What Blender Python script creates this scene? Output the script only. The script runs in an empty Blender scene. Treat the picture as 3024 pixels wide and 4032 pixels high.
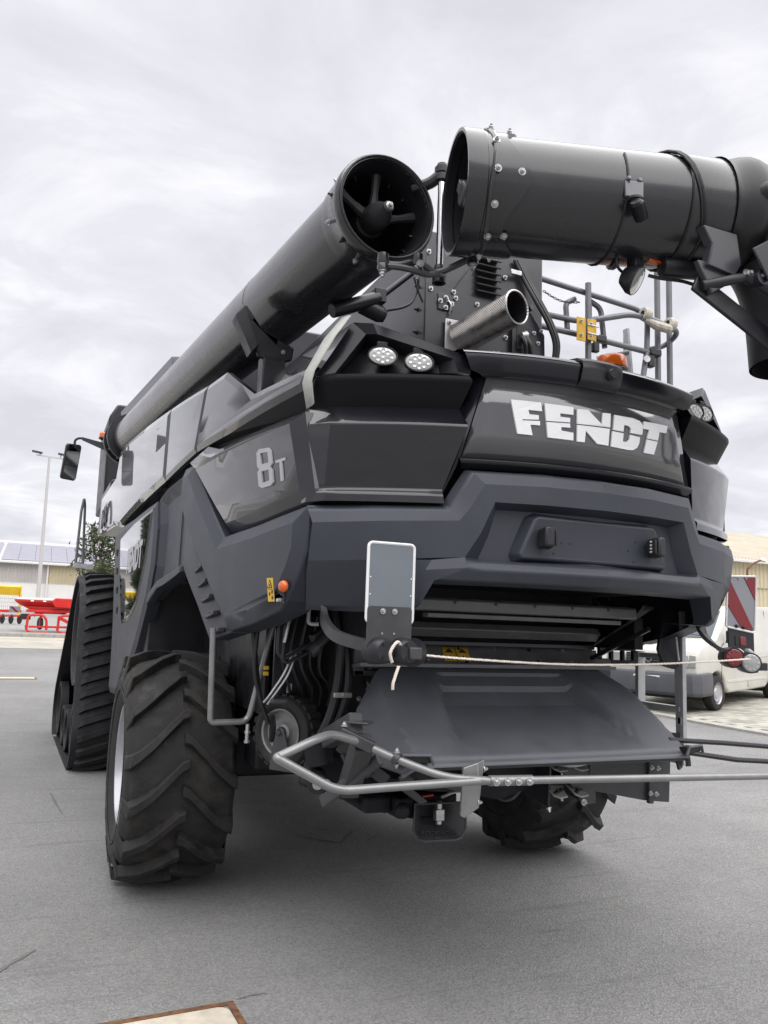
import bpy, math, random
from mathutils import Vector, Matrix, Quaternion
from mathutils.geometry import tessellate_polygon

random.seed(7)
SC = bpy.context.scene
COL = SC.collection
R = math.radians
PI = math.pi

# ------------------------------------------------------------------ camera
cam_d = bpy.data.cameras.new('camera')
cam = bpy.data.objects.new('camera', cam_d)
COL.objects.link(cam)
SC.camera = cam
cam_d.sensor_fit = 'HORIZONTAL'
cam_d.sensor_width = 36.0
cam_d.lens = 37.43
cam_d.clip_start = 0.05
cam_d.clip_end = 2000
right = Vector((0.9170996, -0.3970643, 0.03561258))
upv = Vector((-0.08876974, -0.11630701, 0.9892384))
back = right.cross(upv)
m = Matrix((right, upv, back)).transposed().to_4x4()
m.translation = Vector((-2.36, -5.68, 1.70))
cam.matrix_world = m

# ------------------------------------------------------------------ world and sun
SUN_EL, SUN_ROT = R(74), R(205)
w = bpy.data.worlds.new('World')
SC.world = w
w.use_nodes = True
nt = w.node_tree
nt.nodes.clear()
N = nt.nodes.new
out = N('ShaderNodeOutputWorld')
bg = N('ShaderNodeBackground')
sky = N('ShaderNodeTexSky')
sky.sky_type = 'NISHITA'
sky.sun_disc = False
sky.sun_elevation = SUN_EL
sky.sun_rotation = SUN_ROT
sky.dust_density = 3
tc = N('ShaderNodeTexCoord')
# flatten the view direction onto a cloud layer so that clouds stretch towards the horizon
sep = N('ShaderNodeSeparateXYZ')
nt.links.new(tc.outputs['Generated'], sep.inputs[0])
mx = N('ShaderNodeMath'); mx.operation = 'MAXIMUM'; mx.inputs[1].default_value = 0.0
nt.links.new(sep.outputs['Z'], mx.inputs[0])
ad = N('ShaderNodeMath'); ad.operation = 'ADD'; ad.inputs[1].default_value = 0.16
nt.links.new(mx.outputs[0], ad.inputs[0])
dx = N('ShaderNodeMath'); dx.operation = 'DIVIDE'
dy = N('ShaderNodeMath'); dy.operation = 'DIVIDE'
nt.links.new(sep.outputs['X'], dx.inputs[0]); nt.links.new(ad.outputs[0], dx.inputs[1])
nt.links.new(sep.outputs['Y'], dy.inputs[0]); nt.links.new(ad.outputs[0], dy.inputs[1])
cmb = N('ShaderNodeCombineXYZ')
nt.links.new(dx.outputs[0], cmb.inputs[0]); nt.links.new(dy.outputs[0], cmb.inputs[1])
n1 = N('ShaderNodeTexNoise'); n1.inputs['Scale'].default_value = 2.1; n1.inputs['Detail'].default_value = 9
n1.inputs['Roughness'].default_value = 0.58; n1.inputs['Distortion'].default_value = 0.5
nt.links.new(cmb.outputs[0], n1.inputs['Vector'])
rmp = N('ShaderNodeValToRGB')
e = rmp.color_ramp.elements
e[0].position = 0.34; e[0].color = (4.65, 4.62, 5.03, 1)
e[1].position = 0.66; e[1].color = (6.6, 6.57, 6.82, 1)
k = rmp.color_ramp.elements.new(0.5); k.color = (5.35, 5.32, 5.68, 1)
nt.links.new(n1.outputs['Fac'], rmp.inputs[0])
mix = N('ShaderNodeMix'); mix.data_type = 'RGBA'
mix.inputs[0].default_value = 0.96
nt.links.new(sky.outputs[0], mix.inputs[6])
nt.links.new(rmp.outputs[0], mix.inputs[7])
nt.links.new(mix.outputs[2], bg.inputs[0])
bg.inputs[1].default_value = 0.05
nt.links.new(bg.outputs[0], out.inputs[0])

sd = bpy.data.lights.new('sun', 'SUN')
sd.energy = 1.5
sd.angle = R(100)
sd.color = (1.0, 0.985, 0.965)
sun = bpy.data.objects.new('sun', sd)
COL.objects.link(sun)
az = R(-75)          # where the light comes from: high up, a little behind the machine
dirv = Vector((math.cos(az) * math.cos(SUN_EL), math.sin(az) * math.cos(SUN_EL), math.sin(SUN_EL)))
sun.rotation_euler = (-dirv).to_track_quat('-Z', 'Y').to_euler()
sky.sun_rotation = PI / 2 - az
SC.view_settings.view_transform = 'Standard'
SC.view_settings.look = 'None'
SC.view_settings.gamma = 1
SC.view_settings.exposure = 1.7
SC.view_settings.use_curve_mapping = False

# ------------------------------------------------------------------ materials
def mat(name, col, rough=0.5, metal=0.0, coat=0.0, spec=0.5, noise=None, bump=None, trans=0.0, emit=None, coat_rough=0.03):
    """noise = (scale, amount, detail) varies colour and roughness; bump = (scale, strength, detail)"""
    M = bpy.data.materials.new(name)
    M.use_nodes = True
    t = M.node_tree
    b = t.nodes['Principled BSDF']
    b.inputs['Base Color'].default_value = (*col, 1)
    b.inputs['Roughness'].default_value = rough
    b.inputs['Metallic'].default_value = metal
    b.inputs['Coat Weight'].default_value = coat
    b.inputs['Coat Roughness'].default_value = coat_rough
    b.inputs['Specular IOR Level'].default_value = spec
    b.inputs['Transmission Weight'].default_value = trans
    if emit:
        b.inputs['Emission Color'].default_value = (*emit[0], 1)
        b.inputs['Emission Strength'].default_value = emit[1]
    tcn = t.nodes.new('ShaderNodeTexCoord')
    if noise:
        n = t.nodes.new('ShaderNodeTexNoise')
        n.inputs['Scale'].default_value = noise[0]
        n.inputs['Detail'].default_value = noise[2]
        n.inputs['Roughness'].default_value = 0.62
        t.links.new(tcn.outputs['Object'], n.inputs['Vector'])
        mr = t.nodes.new('ShaderNodeMapRange')
        mr.inputs[1].default_value = 0.3; mr.inputs[2].default_value = 0.7
        mr.inputs[3].default_value = 1 - noise[1]; mr.inputs[4].default_value = 1 + noise[1]
        t.links.new(n.outputs['Fac'], mr.inputs[0])
        mm = t.nodes.new('ShaderNodeVectorMath'); mm.operation = 'SCALE'
        mm.inputs[0].default_value = col
        t.links.new(mr.outputs[0], mm.inputs['Scale'])
        t.links.new(mm.outputs[0], b.inputs['Base Color'])
        rr = t.nodes.new('ShaderNodeMath'); rr.operation = 'MULTIPLY'; rr.use_clamp = True
        rr.inputs[1].default_value = rough
        t.links.new(mr.outputs[0], rr.inputs[0])
        t.links.new(rr.outputs[0], b.inputs['Roughness'])
    if bump:
        n = t.nodes.new('ShaderNodeTexNoise')
        n.inputs['Scale'].default_value = bump[0]
        n.inputs['Detail'].default_value = bump[2]
        t.links.new(tcn.outputs['Object'], n.inputs['Vector'])
        bp = t.nodes.new('ShaderNodeBump')
        bp.inputs['Strength'].default_value = bump[1]
        bp.inputs['Distance'].default_value = 0.01
        t.links.new(n.outputs['Fac'], bp.inputs['Height'])
        t.links.new(bp.outputs[0], b.inputs['Normal'])
    return M

M = {}
M['gloss'] = mat('gloss_anthracite_paint', (0.007, 0.007, 0.011), 0.25, 0.0, 1.0, 0.2, noise=(3, 0.08, 4), coat_rough=0.015)
M['gloss_black'] = mat('gloss_black_paint', (0.006, 0.006, 0.009), 0.22, 0, 0.0, 0.30)
M['letter_panel'] = mat('gloss_grey_lettering_panel', (0.055, 0.054, 0.058), 0.14, 0.1, 1.0, 0.6, noise=(2.5, 0.12, 3))
M['plastic'] = mat('grained_dark_plastic', (0.031, 0.035, 0.046), 0.46, 0, 0, 0.45, noise=(5, 0.10, 6), bump=(900, 0.06, 2))
M['plastic_flap'] = mat('dusty_grey_plastic', (0.082, 0.087, 0.098), 0.46, 0, 0, 0.45, noise=(4, 0.16, 8), bump=(700, 0.06, 2))
M['tube'] = mat('anthracite_tube_paint', (0.016, 0.016, 0.019), 0.28, 0.0, 0.45, 0.5, noise=(4, 0.15, 5), coat_rough=0.12)
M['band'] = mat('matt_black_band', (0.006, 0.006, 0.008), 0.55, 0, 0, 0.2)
M['housing'] = mat('grey_housing_sheet', (0.045, 0.046, 0.052), 0.32, 0.1, 0.1, 0.5, noise=(6, 0.12, 5))
M['pale_vane'] = mat('pale_vane_zinc', (0.30, 0.29, 0.27), 0.45, 0.2, 0, 0.5, noise=(20, 0.2, 5))
M['black'] = mat('satin_black_paint', (0.014, 0.014, 0.018), 0.42, 0, 0, 0.5, noise=(9, 0.25, 5))
M['dark'] = mat('deep_black_metal', (0.010, 0.010, 0.013), 0.6, 0, 0, 0.3, noise=(6, 0.3, 5))  # plain near-black metal; inside the tubes its colour stands in for shade
M['wall'] = mat('anthracite_sheet_metal', (0.020, 0.021, 0.027), 0.32, 0.2, 0.1, 0.5, noise=(6, 0.15, 5))
M['beam'] = mat('grey_beam_paint', (0.12, 0.12, 0.124), 0.35, 0.1, 0, 0.5, noise=(8, 0.2, 5))
M['frame'] = mat('grey_chassis_paint', (0.042, 0.042, 0.046), 0.4, 0, 0, 0.5, noise=(8, 0.2, 5))
M['rubber'] = mat('tyre_rubber', (0.023, 0.022, 0.0215), 0.72, 0, 0, 0.35, noise=(11, 0.45, 9), bump=(60, 0.25, 6))
M['track_rubber'] = mat('track_rubber', (0.012, 0.012, 0.014), 0.62, 0, 0, 0.4, noise=(14, 0.35, 8), bump=(80, 0.15, 5))
def dusty(m_, dust, lo, hi, scale, amt):
    """dried dust lying in patches over a material"""
    t = m_.node_tree; b = t.nodes['Principled BSDF']
    src = b.inputs['Base Color'].links[0].from_socket
    tcn = t.nodes.new('ShaderNodeTexCoord'); n = t.nodes.new('ShaderNodeTexNoise')
    n.inputs['Scale'].default_value = scale; n.inputs['Detail'].default_value = 9; n.inputs['Roughness'].default_value = .68
    t.links.new(tcn.outputs['Object'], n.inputs['Vector'])
    r_ = t.nodes.new('ShaderNodeMapRange'); r_.inputs[1].default_value = lo; r_.inputs[2].default_value = hi
    r_.inputs[3].default_value = 0; r_.inputs[4].default_value = amt
    t.links.new(n.outputs['Fac'], r_.inputs[0])
    x = t.nodes.new('ShaderNodeMix'); x.data_type = 'RGBA'
    t.links.new(r_.outputs[0], x.inputs[0]); t.links.new(src, x.inputs[6]); x.inputs[7].default_value = (*dust, 1)
    t.links.new(x.outputs[2], b.inputs['Base Color'])
dusty(M['rubber'], (.085, .072, .058), .52, .74, 5.5, .45)
dusty(M['track_rubber'], (.07, .064, .055), .6, .8, 6, .25)
dusty(M['plastic_flap'], (.16, .16, .16), .62, .82, 9, .3)
M['hose'] = mat('black_hose_rubber', (0.012, 0.012, 0.014), 0.45, 0, 0, 0.5)
M['silver'] = mat('silver_rim_paint', (0.42, 0.42, 0.45), 0.35, 0.4, 0.2, 0.5, noise=(7, 0.08, 5))
M['rod'] = mat('grey_rod_paint', (0.24, 0.238, 0.24), 0.30, 0.45, 0.1, 0.5, noise=(12, 0.12, 6))
M['steel'] = mat('galvanised_steel', (0.50, 0.49, 0.49), 0.32, 0.75, 0, 0.5, noise=(30, 0.2, 5))
M['chrome'] = mat('polished_rod', (0.62, 0.62, 0.63), 0.12, 1.0)
M['alu'] = mat('ladder_aluminium', (0.46, 0.46, 0.47), 0.38, 0.2, 0, 0.5, noise=(15, 0.12, 5))
M['exhaust'] = mat('perforated_exhaust_steel', (0.22, 0.21, 0.20), 0.34, 0.85, 0, 0.5, noise=(20, 0.35, 6))
M['rail'] = mat('grey_handrail_paint', (0.15, 0.152, 0.165), 0.36, 0.2, 0.1, 0.5, noise=(10, 0.1, 5))
M['yellow'] = mat('warning_yellow', (0.60, 0.38, 0.025), 0.5, noise=(20, 0.08, 4))
M['yellow_paint'] = mat('yellow_latch_paint', (0.60, 0.34, 0.02), 0.45, noise=(20, 0.12, 4))
M['print_black'] = mat('print_black', (0.012, 0.012, 0.012), 0.5)
M['white'] = mat('white_vinyl', (0.74, 0.74, 0.745), 0.45)
M['grey_vinyl'] = mat('grey_vinyl', (0.42, 0.42, 0.44), 0.45)
M['orange'] = mat('orange_lens', (0.62, 0.11, 0.008), 0.18, 0, 0.6, 0.5)
M['red_lens'] = mat('red_lens', (0.17, 0.003, 0.006), 0.12, 0, 0.8, 0.5)
M['clear_lens'] = mat('clear_lens', (0.40, 0.40, 0.40), 0.12, 0.35, 0.8, 0.5)
M['led'] = mat('led_reflector', (0.62, 0.62, 0.60), 0.15, 0.5, 0.4, 0.5)
M['scuff'] = mat('tyre_scuff', (0.13, 0.128, 0.124), 0.75, noise=(60, 0.3, 5))
M['tape'] = mat('pale_masking_tape', (0.42, 0.43, 0.40), 0.65, noise=(40, 0.1, 5))
M['rope'] = mat('white_cord', (0.72, 0.66, 0.58), 0.75, noise=(90, 0.12, 3))
M['foam'] = mat('soiled_foam', (0.50, 0.47, 0.40), 0.9, noise=(30, 0.3, 7), bump=(90, 0.5, 5))
M['board_back'] = mat('bare_board_back', (0.15, 0.168, 0.19), 0.4, 0.2, 0, 0.5, noise=(6, 0.05, 4))
M['refl_red'] = mat('reflective_red', (0.17, 0.004, 0.009), 0.4, 0, 0.2)
M['refl_white'] = mat('reflective_silver', (0.24, 0.24, 0.265), 0.38, 0.2, 0.2)
M['glass_panel'] = mat('mirror_gloss_side_panel', (0.012, 0.013, 0.014), 0.05, 0, 1.0, 0.6)
M['mirror'] = mat('mirror_glass', (0.55, 0.56, 0.55), 0.03, 1.0)
M['rust'] = mat('rusty_iron', (0.16, 0.075, 0.035), 0.75, 0.1, noise=(30, 0.5, 8))
def film_mat():
    m_ = mat('crumpled_clear_film', (0.78, 0.78, 0.80), 0.2, 0, 0, 0.5, bump=(14, 0.9, 6))
    b = m_.node_tree.nodes['Principled BSDF']
    b.inputs['Alpha'].default_value = 0.85
    return m_
M['film'] = film_mat()

# ------------------------------------------------------------------ mesh helpers
def V(*a):
    return Vector(a)

def frame_of(axis):
    a = Vector(axis).normalized()
    ref = Vector((0, 0, 1)) if abs(a.z) < 0.9 else Vector((1, 0, 0))
    u = ref.cross(a).normalized()
    return u, a.cross(u).normalized(), a

class MB:
    def __init__(s):
        s.v = []; s.f = []; s.mi = []
    def add(s, vs, fs, mi=0):
        o = len(s.v)
        s.v += [tuple(p) for p in vs]
        s.f += [tuple(i + o for i in f) for f in fs]
        s.mi += [mi] * len(fs)
        return s
    def box(s, c, d, rot=None, mi=0):
        c = Vector(c)
        vs = []
        for sx in (-.5, .5):
            for sy in (-.5, .5):
                for sz in (-.5, .5):
                    p = Vector((sx * d[0], sy * d[1], sz * d[2]))
                    if rot is not None:
                        p = rot @ p
                    vs.append(c + p)
        return s.add(vs, [(0, 1, 3, 2), (4, 6, 7, 5), (0, 4, 5, 1), (2, 3, 7, 6), (0, 2, 6, 4), (1, 5, 7, 3)], mi)
    def span(s, a, b, mi=0):
        a = Vector(a); b = Vector(b)
        return s.box((a + b) / 2, [abs(b[i] - a[i]) for i in range(3)], None, mi)
    def beam(s, p0, p1, wd, ht, up=(0, 0, 1), mi=0):
        p0 = Vector(p0); p1 = Vector(p1)
        a = (p1 - p0)
        L = a.length
        a.normalize()
        sd_ = a.cross(Vector(up))
        if sd_.length < 1e-4:
            sd_ = a.cross(Vector((1, 0, 0)))
        sd_.normalize()
        u = sd_.cross(a)
        rot = Matrix((a, sd_, u)).transposed()
        return s.box((p0 + p1) / 2, (L, wd, ht), rot, mi)
    def cyl(s, p0, p1, r0, r1=None, n=14, caps=True, mi=0):
        r1 = r0 if r1 is None else r1
        return s.tube([p0, p1], r0, n, caps, [r0, r1], mi)
    def tube(s, path, r, n=10, caps=True, radii=None, mi=0, closed=False):
        P = [Vector(p) for p in path]
        rs = radii or [r] * len(P)
        base = len(s.v)
        prev = None
        K = len(P)
        for i, p in enumerate(P):
            if closed:
                t = (P[(i + 1) % K] - P[i - 1])
            elif i == 0: t = P[1] - P[0]
            elif i == K - 1: t = P[-1] - P[-2]
            else: t = (P[i + 1] - p).normalized() + (p - P[i - 1]).normalized()
            t.normalize()
            if prev is None:
                u, v_, _ = frame_of(t)
            else:
                u = prev - t * prev.dot(t)
                if u.length < 1e-5: u, v_, _ = frame_of(t)
                u.normalize()
                v_ = t.cross(u)
            prev = u
            for j in range(n):
                a = 2 * PI * j / n
                s.v.append(tuple(p + (u * math.cos(a) + v_ * math.sin(a)) * rs[i]))
        for i in range(K if closed else K - 1):
            i2 = (i + 1) % K
            for j in range(n):
                j2 = (j + 1) % n
                s.f.append((base + i * n + j, base + i * n + j2, base + i2 * n + j2, base + i2 * n + j)); s.mi.append(mi)
        if caps and not closed:
            s.f.append(tuple(base + j for j in range(n))[::-1]); s.mi.append(mi)
            s.f.append(tuple(base + (K - 1) * n + j for j in range(n))); s.mi.append(mi)
        return s
    def lathe(s, prof, org, axis, n=24, mi=0, a0=0, a1=2 * PI):
        """prof: (radius, height along axis)"""
        u, v_, a = frame_of(axis)
        org = Vector(org)
        base = len(s.v)
        full = abs(a1 - a0 - 2 * PI) < 1e-6
        m_ = n if full else n + 1
        for (r, h) in prof:
            for j in range(m_):
                t = a0 + (a1 - a0) * j / n
                s.v.append(tuple(org + a * h + (u * math.cos(t) + v_ * math.sin(t)) * r))
        for i in range(len(prof) - 1):
            for j in range(n):
                j2 = (j + 1) % m_
                s.f.append((base + i * m_ + j, base + i * m_ + j2, base + (i + 1) * m_ + j2, base + (i + 1) * m_ + j)); s.mi.append(mi)
        return s
    def grid(s, rows, mi=0, flip=False):
        n = len(rows[0])
        base = len(s.v)
        for r in rows:
            s.v += [tuple(p) for p in r]
        for i in range(len(rows) - 1):
            for j in range(n - 1):
                q = (base + i * n + j, base + i * n + j + 1, base + (i + 1) * n + j + 1, base + (i + 1) * n + j)
                s.f.append(q[::-1] if flip else q); s.mi.append(mi)
        return s
    def prism(s, pts, ext, mi=0):
        """closed polygon pushed along ext; any outline"""
        pts = [Vector(p) for p in pts]
        ext = Vector(ext)
        n = len(pts)
        tri = tessellate_polygon([pts])
        vs = pts + [p + ext for p in pts]
        fs = [tuple(t) for t in tri] + [tuple(i + n for i in t)[::-1] for t in tri]
        fs += [(i, (i + 1) % n, (i + 1) % n + n, i + n) for i in range(n)]
        return s.add(vs, fs, mi)
    def build(s, name, material, parent=None, smooth=32, bevel=0, solid=0, segs=2, mods=()):
        me = bpy.data.meshes.new(name)
        me.from_pydata(s.v, [], s.f)
        mats = material if isinstance(material, (list, tuple)) else [material]
        for m_ in mats:
            me.materials.append(M[m_] if isinstance(m_, str) else m_)
        if len(mats) > 1:
            me.polygons.foreach_set('material_index', s.mi)
        me.validate()
        import bmesh
        bm = bmesh.new(); bm.from_mesh(me)
        bmesh.ops.recalc_face_normals(bm, faces=bm.faces)
        bm.to_mesh(me); bm.free()
        if smooth:
            me.polygons.foreach_set('use_smooth', [True] * len(me.polygons))
            me.set_sharp_from_angle(angle=R(smooth))
        me.update()
        o = bpy.data.objects.new(name, me)
        COL.objects.link(o)
        if parent is not None:
            o.parent = parent
        if solid:
            md = o.modifiers.new('thickness', 'SOLIDIFY'); md.thickness = abs(solid); md.offset = -1 if solid > 0 else 1
        if bevel:
            md = o.modifiers.new('edges', 'BEVEL'); md.width = bevel; md.segments = segs
            md.limit_method = 'ANGLE'; md.angle_limit = R(28)
        return o

def smooth_path(pts, n=6, closed=False):
    """Catmull-Rom through the points"""
    P = [Vector(p) for p in pts]
    outp = []
    K = len(P)
    for i in range(K - 1):
        p0 = P[max(i - 1, 0)]; p1 = P[i]; p2 = P[i + 1]; p3 = P[min(i + 2, K - 1)]
        for j in range(n):
            t = j / n
            outp.append(0.5 * ((2 * p1) + (p2 - p0) * t + (2 * p0 - 5 * p1 + 4 * p2 - p3) * t * t + (3 * p1 - p0 - 3 * p2 + p3) * t ** 3))
    outp.append(P[-1])
    return outp

def bend_path(pts, r=0.05, n=5):
    """straight runs joined by rounded bends"""
    P = [Vector(p) for p in pts]
    o = [P[0]]
    for i in range(1, len(P) - 1):
        a = (P[i - 1] - P[i]); b = (P[i + 1] - P[i])
        d = min(r, a.length * .45, b.length * .45)
        a = P[i] + a.normalized() * d; b = P[i] + b.normalized() * d
        for j in range(n + 1):
            t = j / n
            o.append(a * (1 - t) ** 2 + P[i] * 2 * t * (1 - t) + b * t * t)
    o.append(P[-1])
    return o

def empty(name, loc=(0, 0, 0), parent=None):
    o = bpy.data.objects.new(name, None)
    o.empty_display_size = 0.2
    COL.objects.link(o)
    o.location = loc
    if parent is not None:
        o.parent = parent
    return o

def tag(o, label=None, cat=None, group=None, kind=None):
    if label: o['label'] = label
    if cat: o['category'] = cat
    if group: o['group'] = group
    if kind: o['kind'] = kind
    return o

def copy_tree(o, parent=None):
    c = o.copy()
    COL.objects.link(c)
    c.parent = parent
    for ch in list(o.children):
        copy_tree(ch, c)
    return c

# one bolt mesh (hexagon head on a washer), shared by every bolt
_b = MB()
_b.lathe([(0, 0), (0.012, 0), (0.012, 0.0025), (0.0, 0.0025)], (0, 0, 0), (0, 0, 1), 12)
_b.lathe([(0.0078, 0.0025), (0.0078, 0.009), (0.0066, 0.0105), (0.0045, 0.0105), (0.0045, 0.016), (0, 0.016)], (0, 0, 0), (0, 0, 1), 6)
_bo = _b.build('bolt', 'steel')
BOLT = _bo.data
bpy.data.objects.remove(_bo)
_b = MB()
_b.lathe([(0, 0), (0.012, 0), (0.012, 0.0025), (0.0, 0.0025)], (0, 0, 0), (0, 0, 1), 12)
_b.lathe([(0.0078, 0.0025), (0.0078, 0.009), (0.0066, 0.0105), (0.0045, 0.0105), (0.0045, 0.02), (0, 0.02)], (0, 0, 0), (0, 0, 1), 6)
_bo = _b.build('bolt', 'tube')
BOLTD = _bo.data
bpy.data.objects.remove(_bo)

def bolt(parent, pos, nrm, size=1.0, dark=False, name='bolt'):
    o = bpy.data.objects.new(name, BOLTD if dark else BOLT)
    COL.objects.link(o)
    o.parent = parent
    o.location = pos
    o.rotation_mode = 'QUATERNION'
    o.rotation_quaternion = Vector(nrm).to_track_quat('Z', 'Y')
    o.scale = (size, size, size)
    return o

def text_mesh(txt, size, thick=0.002, bold=0.0, spacing=1.0, shear=0.0):
    cu = bpy.data.curves.new('lettering', 'FONT')
    cu.body = txt
    cu.size = size
    cu.extrude = thick
    cu.offset = bold
    cu.space_character = spacing
    cu.shear = shear
    cu.align_x = 'CENTER'; cu.align_y = 'CENTER'
    cu.resolution_u = 3
    o = bpy.data.objects.new('lettering', cu)
    COL.objects.link(o)
    dg = bpy.context.evaluated_depsgraph_get()
    dg.update()
    me = bpy.data.meshes.new_from_object(o.evaluated_get(dg))
    bpy.data.objects.remove(o)
    bpy.data.curves.remove(cu)
    return me

def lettering(txt, size, origin, xdir, ydir, material, parent, name='lettering', **kw):
    me = text_mesh(txt, size, **kw)
    me.materials.clear()
    me.materials.append(M[material])
    o = bpy.data.objects.new(name, me)
    COL.objects.link(o)
    o.parent = parent
    x = Vector(xdir).normalized(); y = Vector(ydir).normalized()
    y = (y - x * x.dot(y)).normalized()
    z = x.cross(y)
    mt = Matrix((x, y, z)).transposed().to_4x4()
    mt.translation = Vector(origin)
    o.matrix_local = mt
    return o

# ================================================================== THE SETTING
def sp(u, wd):
    return wd * math.log1p(math.exp(u / wd)) if u / wd < 30 else u

def zg(x, y):
    """height of the yard: level around the machine, rising gently ahead and to the right"""
    return .03 * (sp(y - 5, 1.) - sp(y - 85, 3.)) + .055 * (sp(x - 3.2, .6) - sp(x - 13, 2.))

def sheet(name, xs, ys, dz, material, clip=None):
    b = MB()
    b.grid([[(x, y, zg(x, y) + dz) for x in xs] for y in ys])
    return tag(b.build(name, material, smooth=60), kind='structure')

def frange(a, b, n):
    return [a + (b - a) * i / n for i in range(n + 1)]

def asphalt_mat():
    m_ = bpy.data.materials.new('worn_asphalt')
    m_.use_nodes = True
    t = m_.node_tree; b = t.nodes['Principled BSDF']
    nn = t.nodes.new; L = t.links.new
    g = nn('ShaderNodeNewGeometry')
    def noise(scale, det, rough=.6):
        n = nn('ShaderNodeTexNoise'); n.inputs['Scale'].default_value = scale
        n.inputs['Detail'].default_value = det; n.inputs['Roughness'].default_value = rough
        L(g.outputs['Position'], n.inputs['Vector']); return n
    big = noise(.35, 5); med = noise(2.2, 6); fine = noise(110, 4, .75)
    vor = nn('ShaderNodeTexVoronoi'); vor.inputs['Scale'].default_value = 95
    L(g.outputs['Position'], vor.inputs['Vector'])
    def mr(src, a0, a1, lo, hi):
        r_ = nn('ShaderNodeMapRange'); r_.inputs[1].default_value = a0; r_.inputs[2].default_value = a1
        r_.inputs[3].default_value = lo; r_.inputs[4].default_value = hi
        L(src, r_.inputs[0]); return r_.outputs[0]
    def mul(a, c):
        r_ = nn('ShaderNodeMath'); r_.operation = 'MULTIPLY'; L(a, r_.inputs[0]); L(c, r_.inputs[1]); return r_.outputs[0]
    f = mul(mr(big.outputs['Fac'], .3, .7, .84, 1.14), mr(med.outputs['Fac'], .3, .7, .93, 1.06))
    f = mul(f, mr(fine.outputs['Fac'], .3, .7, .76, 1.24))
    sepc = nn('ShaderNodeSeparateColor'); L(vor.outputs['Color'], sepc.inputs[0])
    f = mul(f, mr(sepc.outputs[0], 0, 1, .80, 1.2))
    # scattered pale stones and small dark spots
    v2 = nn('ShaderNodeTexVoronoi'); v2.inputs['Scale'].default_value = 34; L(g.outputs['Position'], v2.inputs['Vector'])
    s2 = nn('ShaderNodeSeparateColor'); L(v2.outputs['Color'], s2.inputs[0])
    st = mul(mr(v2.outputs['Distance'], .10, .16, 1, 0), mr(s2.outputs[1], .90, .92, 0, 1))
    col = nn('ShaderNodeVectorMath'); col.operation = 'SCALE'; col.inputs[0].default_value = (.225, .223, .219)
    L(f, col.inputs['Scale'])
    mixc = nn('ShaderNodeMix'); mixc.data_type = 'RGBA'
    L(st, mixc.inputs[0]); L(col.outputs[0], mixc.inputs[6]); mixc.inputs[7].default_value = (.36, .35, .33, 1)
    # oil and rust stains
    rs = noise(1.3, 7, .65)
    rf = mr(rs.outputs['Fac'], .66, .78, 0, .45)
    mix2 = nn('ShaderNodeMix'); mix2.data_type = 'RGBA'
    L(rf, mix2.inputs[0]); L(mixc.outputs[2], mix2.inputs[6]); mix2.inputs[7].default_value = (.11, .098, .085, 1)
    # rubber scuffs: long thin streaks in two directions
    prev = mix2.outputs[2]
    for (rot, sc, th) in ((.35, (.55, 9, 1), .63), (-.25, (.8, 12, 1), .65), (1.45, (.5, 7, 1), .66)):
        mp = nn('ShaderNodeMapping'); mp.inputs['Rotation'].default_value = (0, 0, rot); mp.inputs['Scale'].default_value = sc
        L(g.outputs['Position'], mp.inputs[0])
        ns = nn('ShaderNodeTexNoise'); ns.inputs['Scale'].default_value = 1.0; ns.inputs['Detail'].default_value = 4
        L(mp.outputs[0], ns.inputs['Vector'])
        mf = mr(ns.outputs['Fac'], th, th + .06, 0, .28)
        mx_ = nn('ShaderNodeMix'); mx_.data_type = 'RGBA'
        L(mf, mx_.inputs[0]); L(prev, mx_.inputs[6]); mx_.inputs[7].default_value = (.10, .098, .095, 1)
        prev = mx_.outputs[2]
    L(prev, b.inputs['Base Color'])
    b.inputs['Roughness'].default_value = .78
    b.inputs['Specular IOR Level'].default_value = .35
    bp = nn('ShaderNodeBump'); bp.inputs['Strength'].default_value = .8; bp.inputs['Distance'].default_value = .006
    h = nn('ShaderNodeMath'); h.operation = 'ADD'; L(fine.outputs['Fac'], h.inputs[0]); L(vor.outputs['Distance'], h.inputs[1])
    L(h.outputs[0], bp.inputs['Height']); L(bp.outputs[0], b.inputs['Normal'])
    return m_
M['asphalt'] = asphalt_mat()

def paving_mat(name, col, sx, sy, rot, mortar):
    m_ = bpy.data.materials.new(name); m_.use_nodes = True
    t = m_.node_tree; b = t.nodes['Principled BSDF']; nn = t.nodes.new; L = t.links.new
    g = nn('ShaderNodeNewGeometry'); mp = nn('ShaderNodeMapping')
    mp.inputs['Rotation'].default_value = (0, 0, rot)
    L(g.outputs['Position'], mp.inputs[0])
    br = nn('ShaderNodeTexBrick')
    br.inputs['Scale'].default_value = 1
    br.inputs['Brick Width'].default_value = sx; br.inputs['Row Height'].default_value = sy
    br.inputs['Mortar Size'].default_value = .012
    br.inputs['Color1'].default_value = (*col, 1)
    br.inputs['Color2'].default_value = (*[c * .86 for c in col], 1)
    br.inputs['Mortar'].default_value = (*mortar, 1)
    L(mp.outputs[0], br.inputs['Vector'])
    n = nn('ShaderNodeTexNoise'); n.inputs['Scale'].default_value = .9; n.inputs['Detail'].default_value = 8
    L(g.outputs['Position'], n.inputs['Vector'])
    r_ = nn('ShaderNodeMapRange'); r_.inputs[1].default_value = .3; r_.inputs[2].default_value = .7; r_.inputs[3].default_value = .8; r_.inputs[4].default_value = 1.12
    L(n.outputs['Fac'], r_.inputs[0])
    s_ = nn('ShaderNodeVectorMath'); s_.operation = 'SCALE'; L(br.outputs['Color'], s_.inputs[0]); L(r_.outputs[0], s_.inputs['Scale'])
    L(s_.outputs[0], b.inputs['Base Color']); b.inputs['Roughness'].default_value = .85
    return m_
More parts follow.
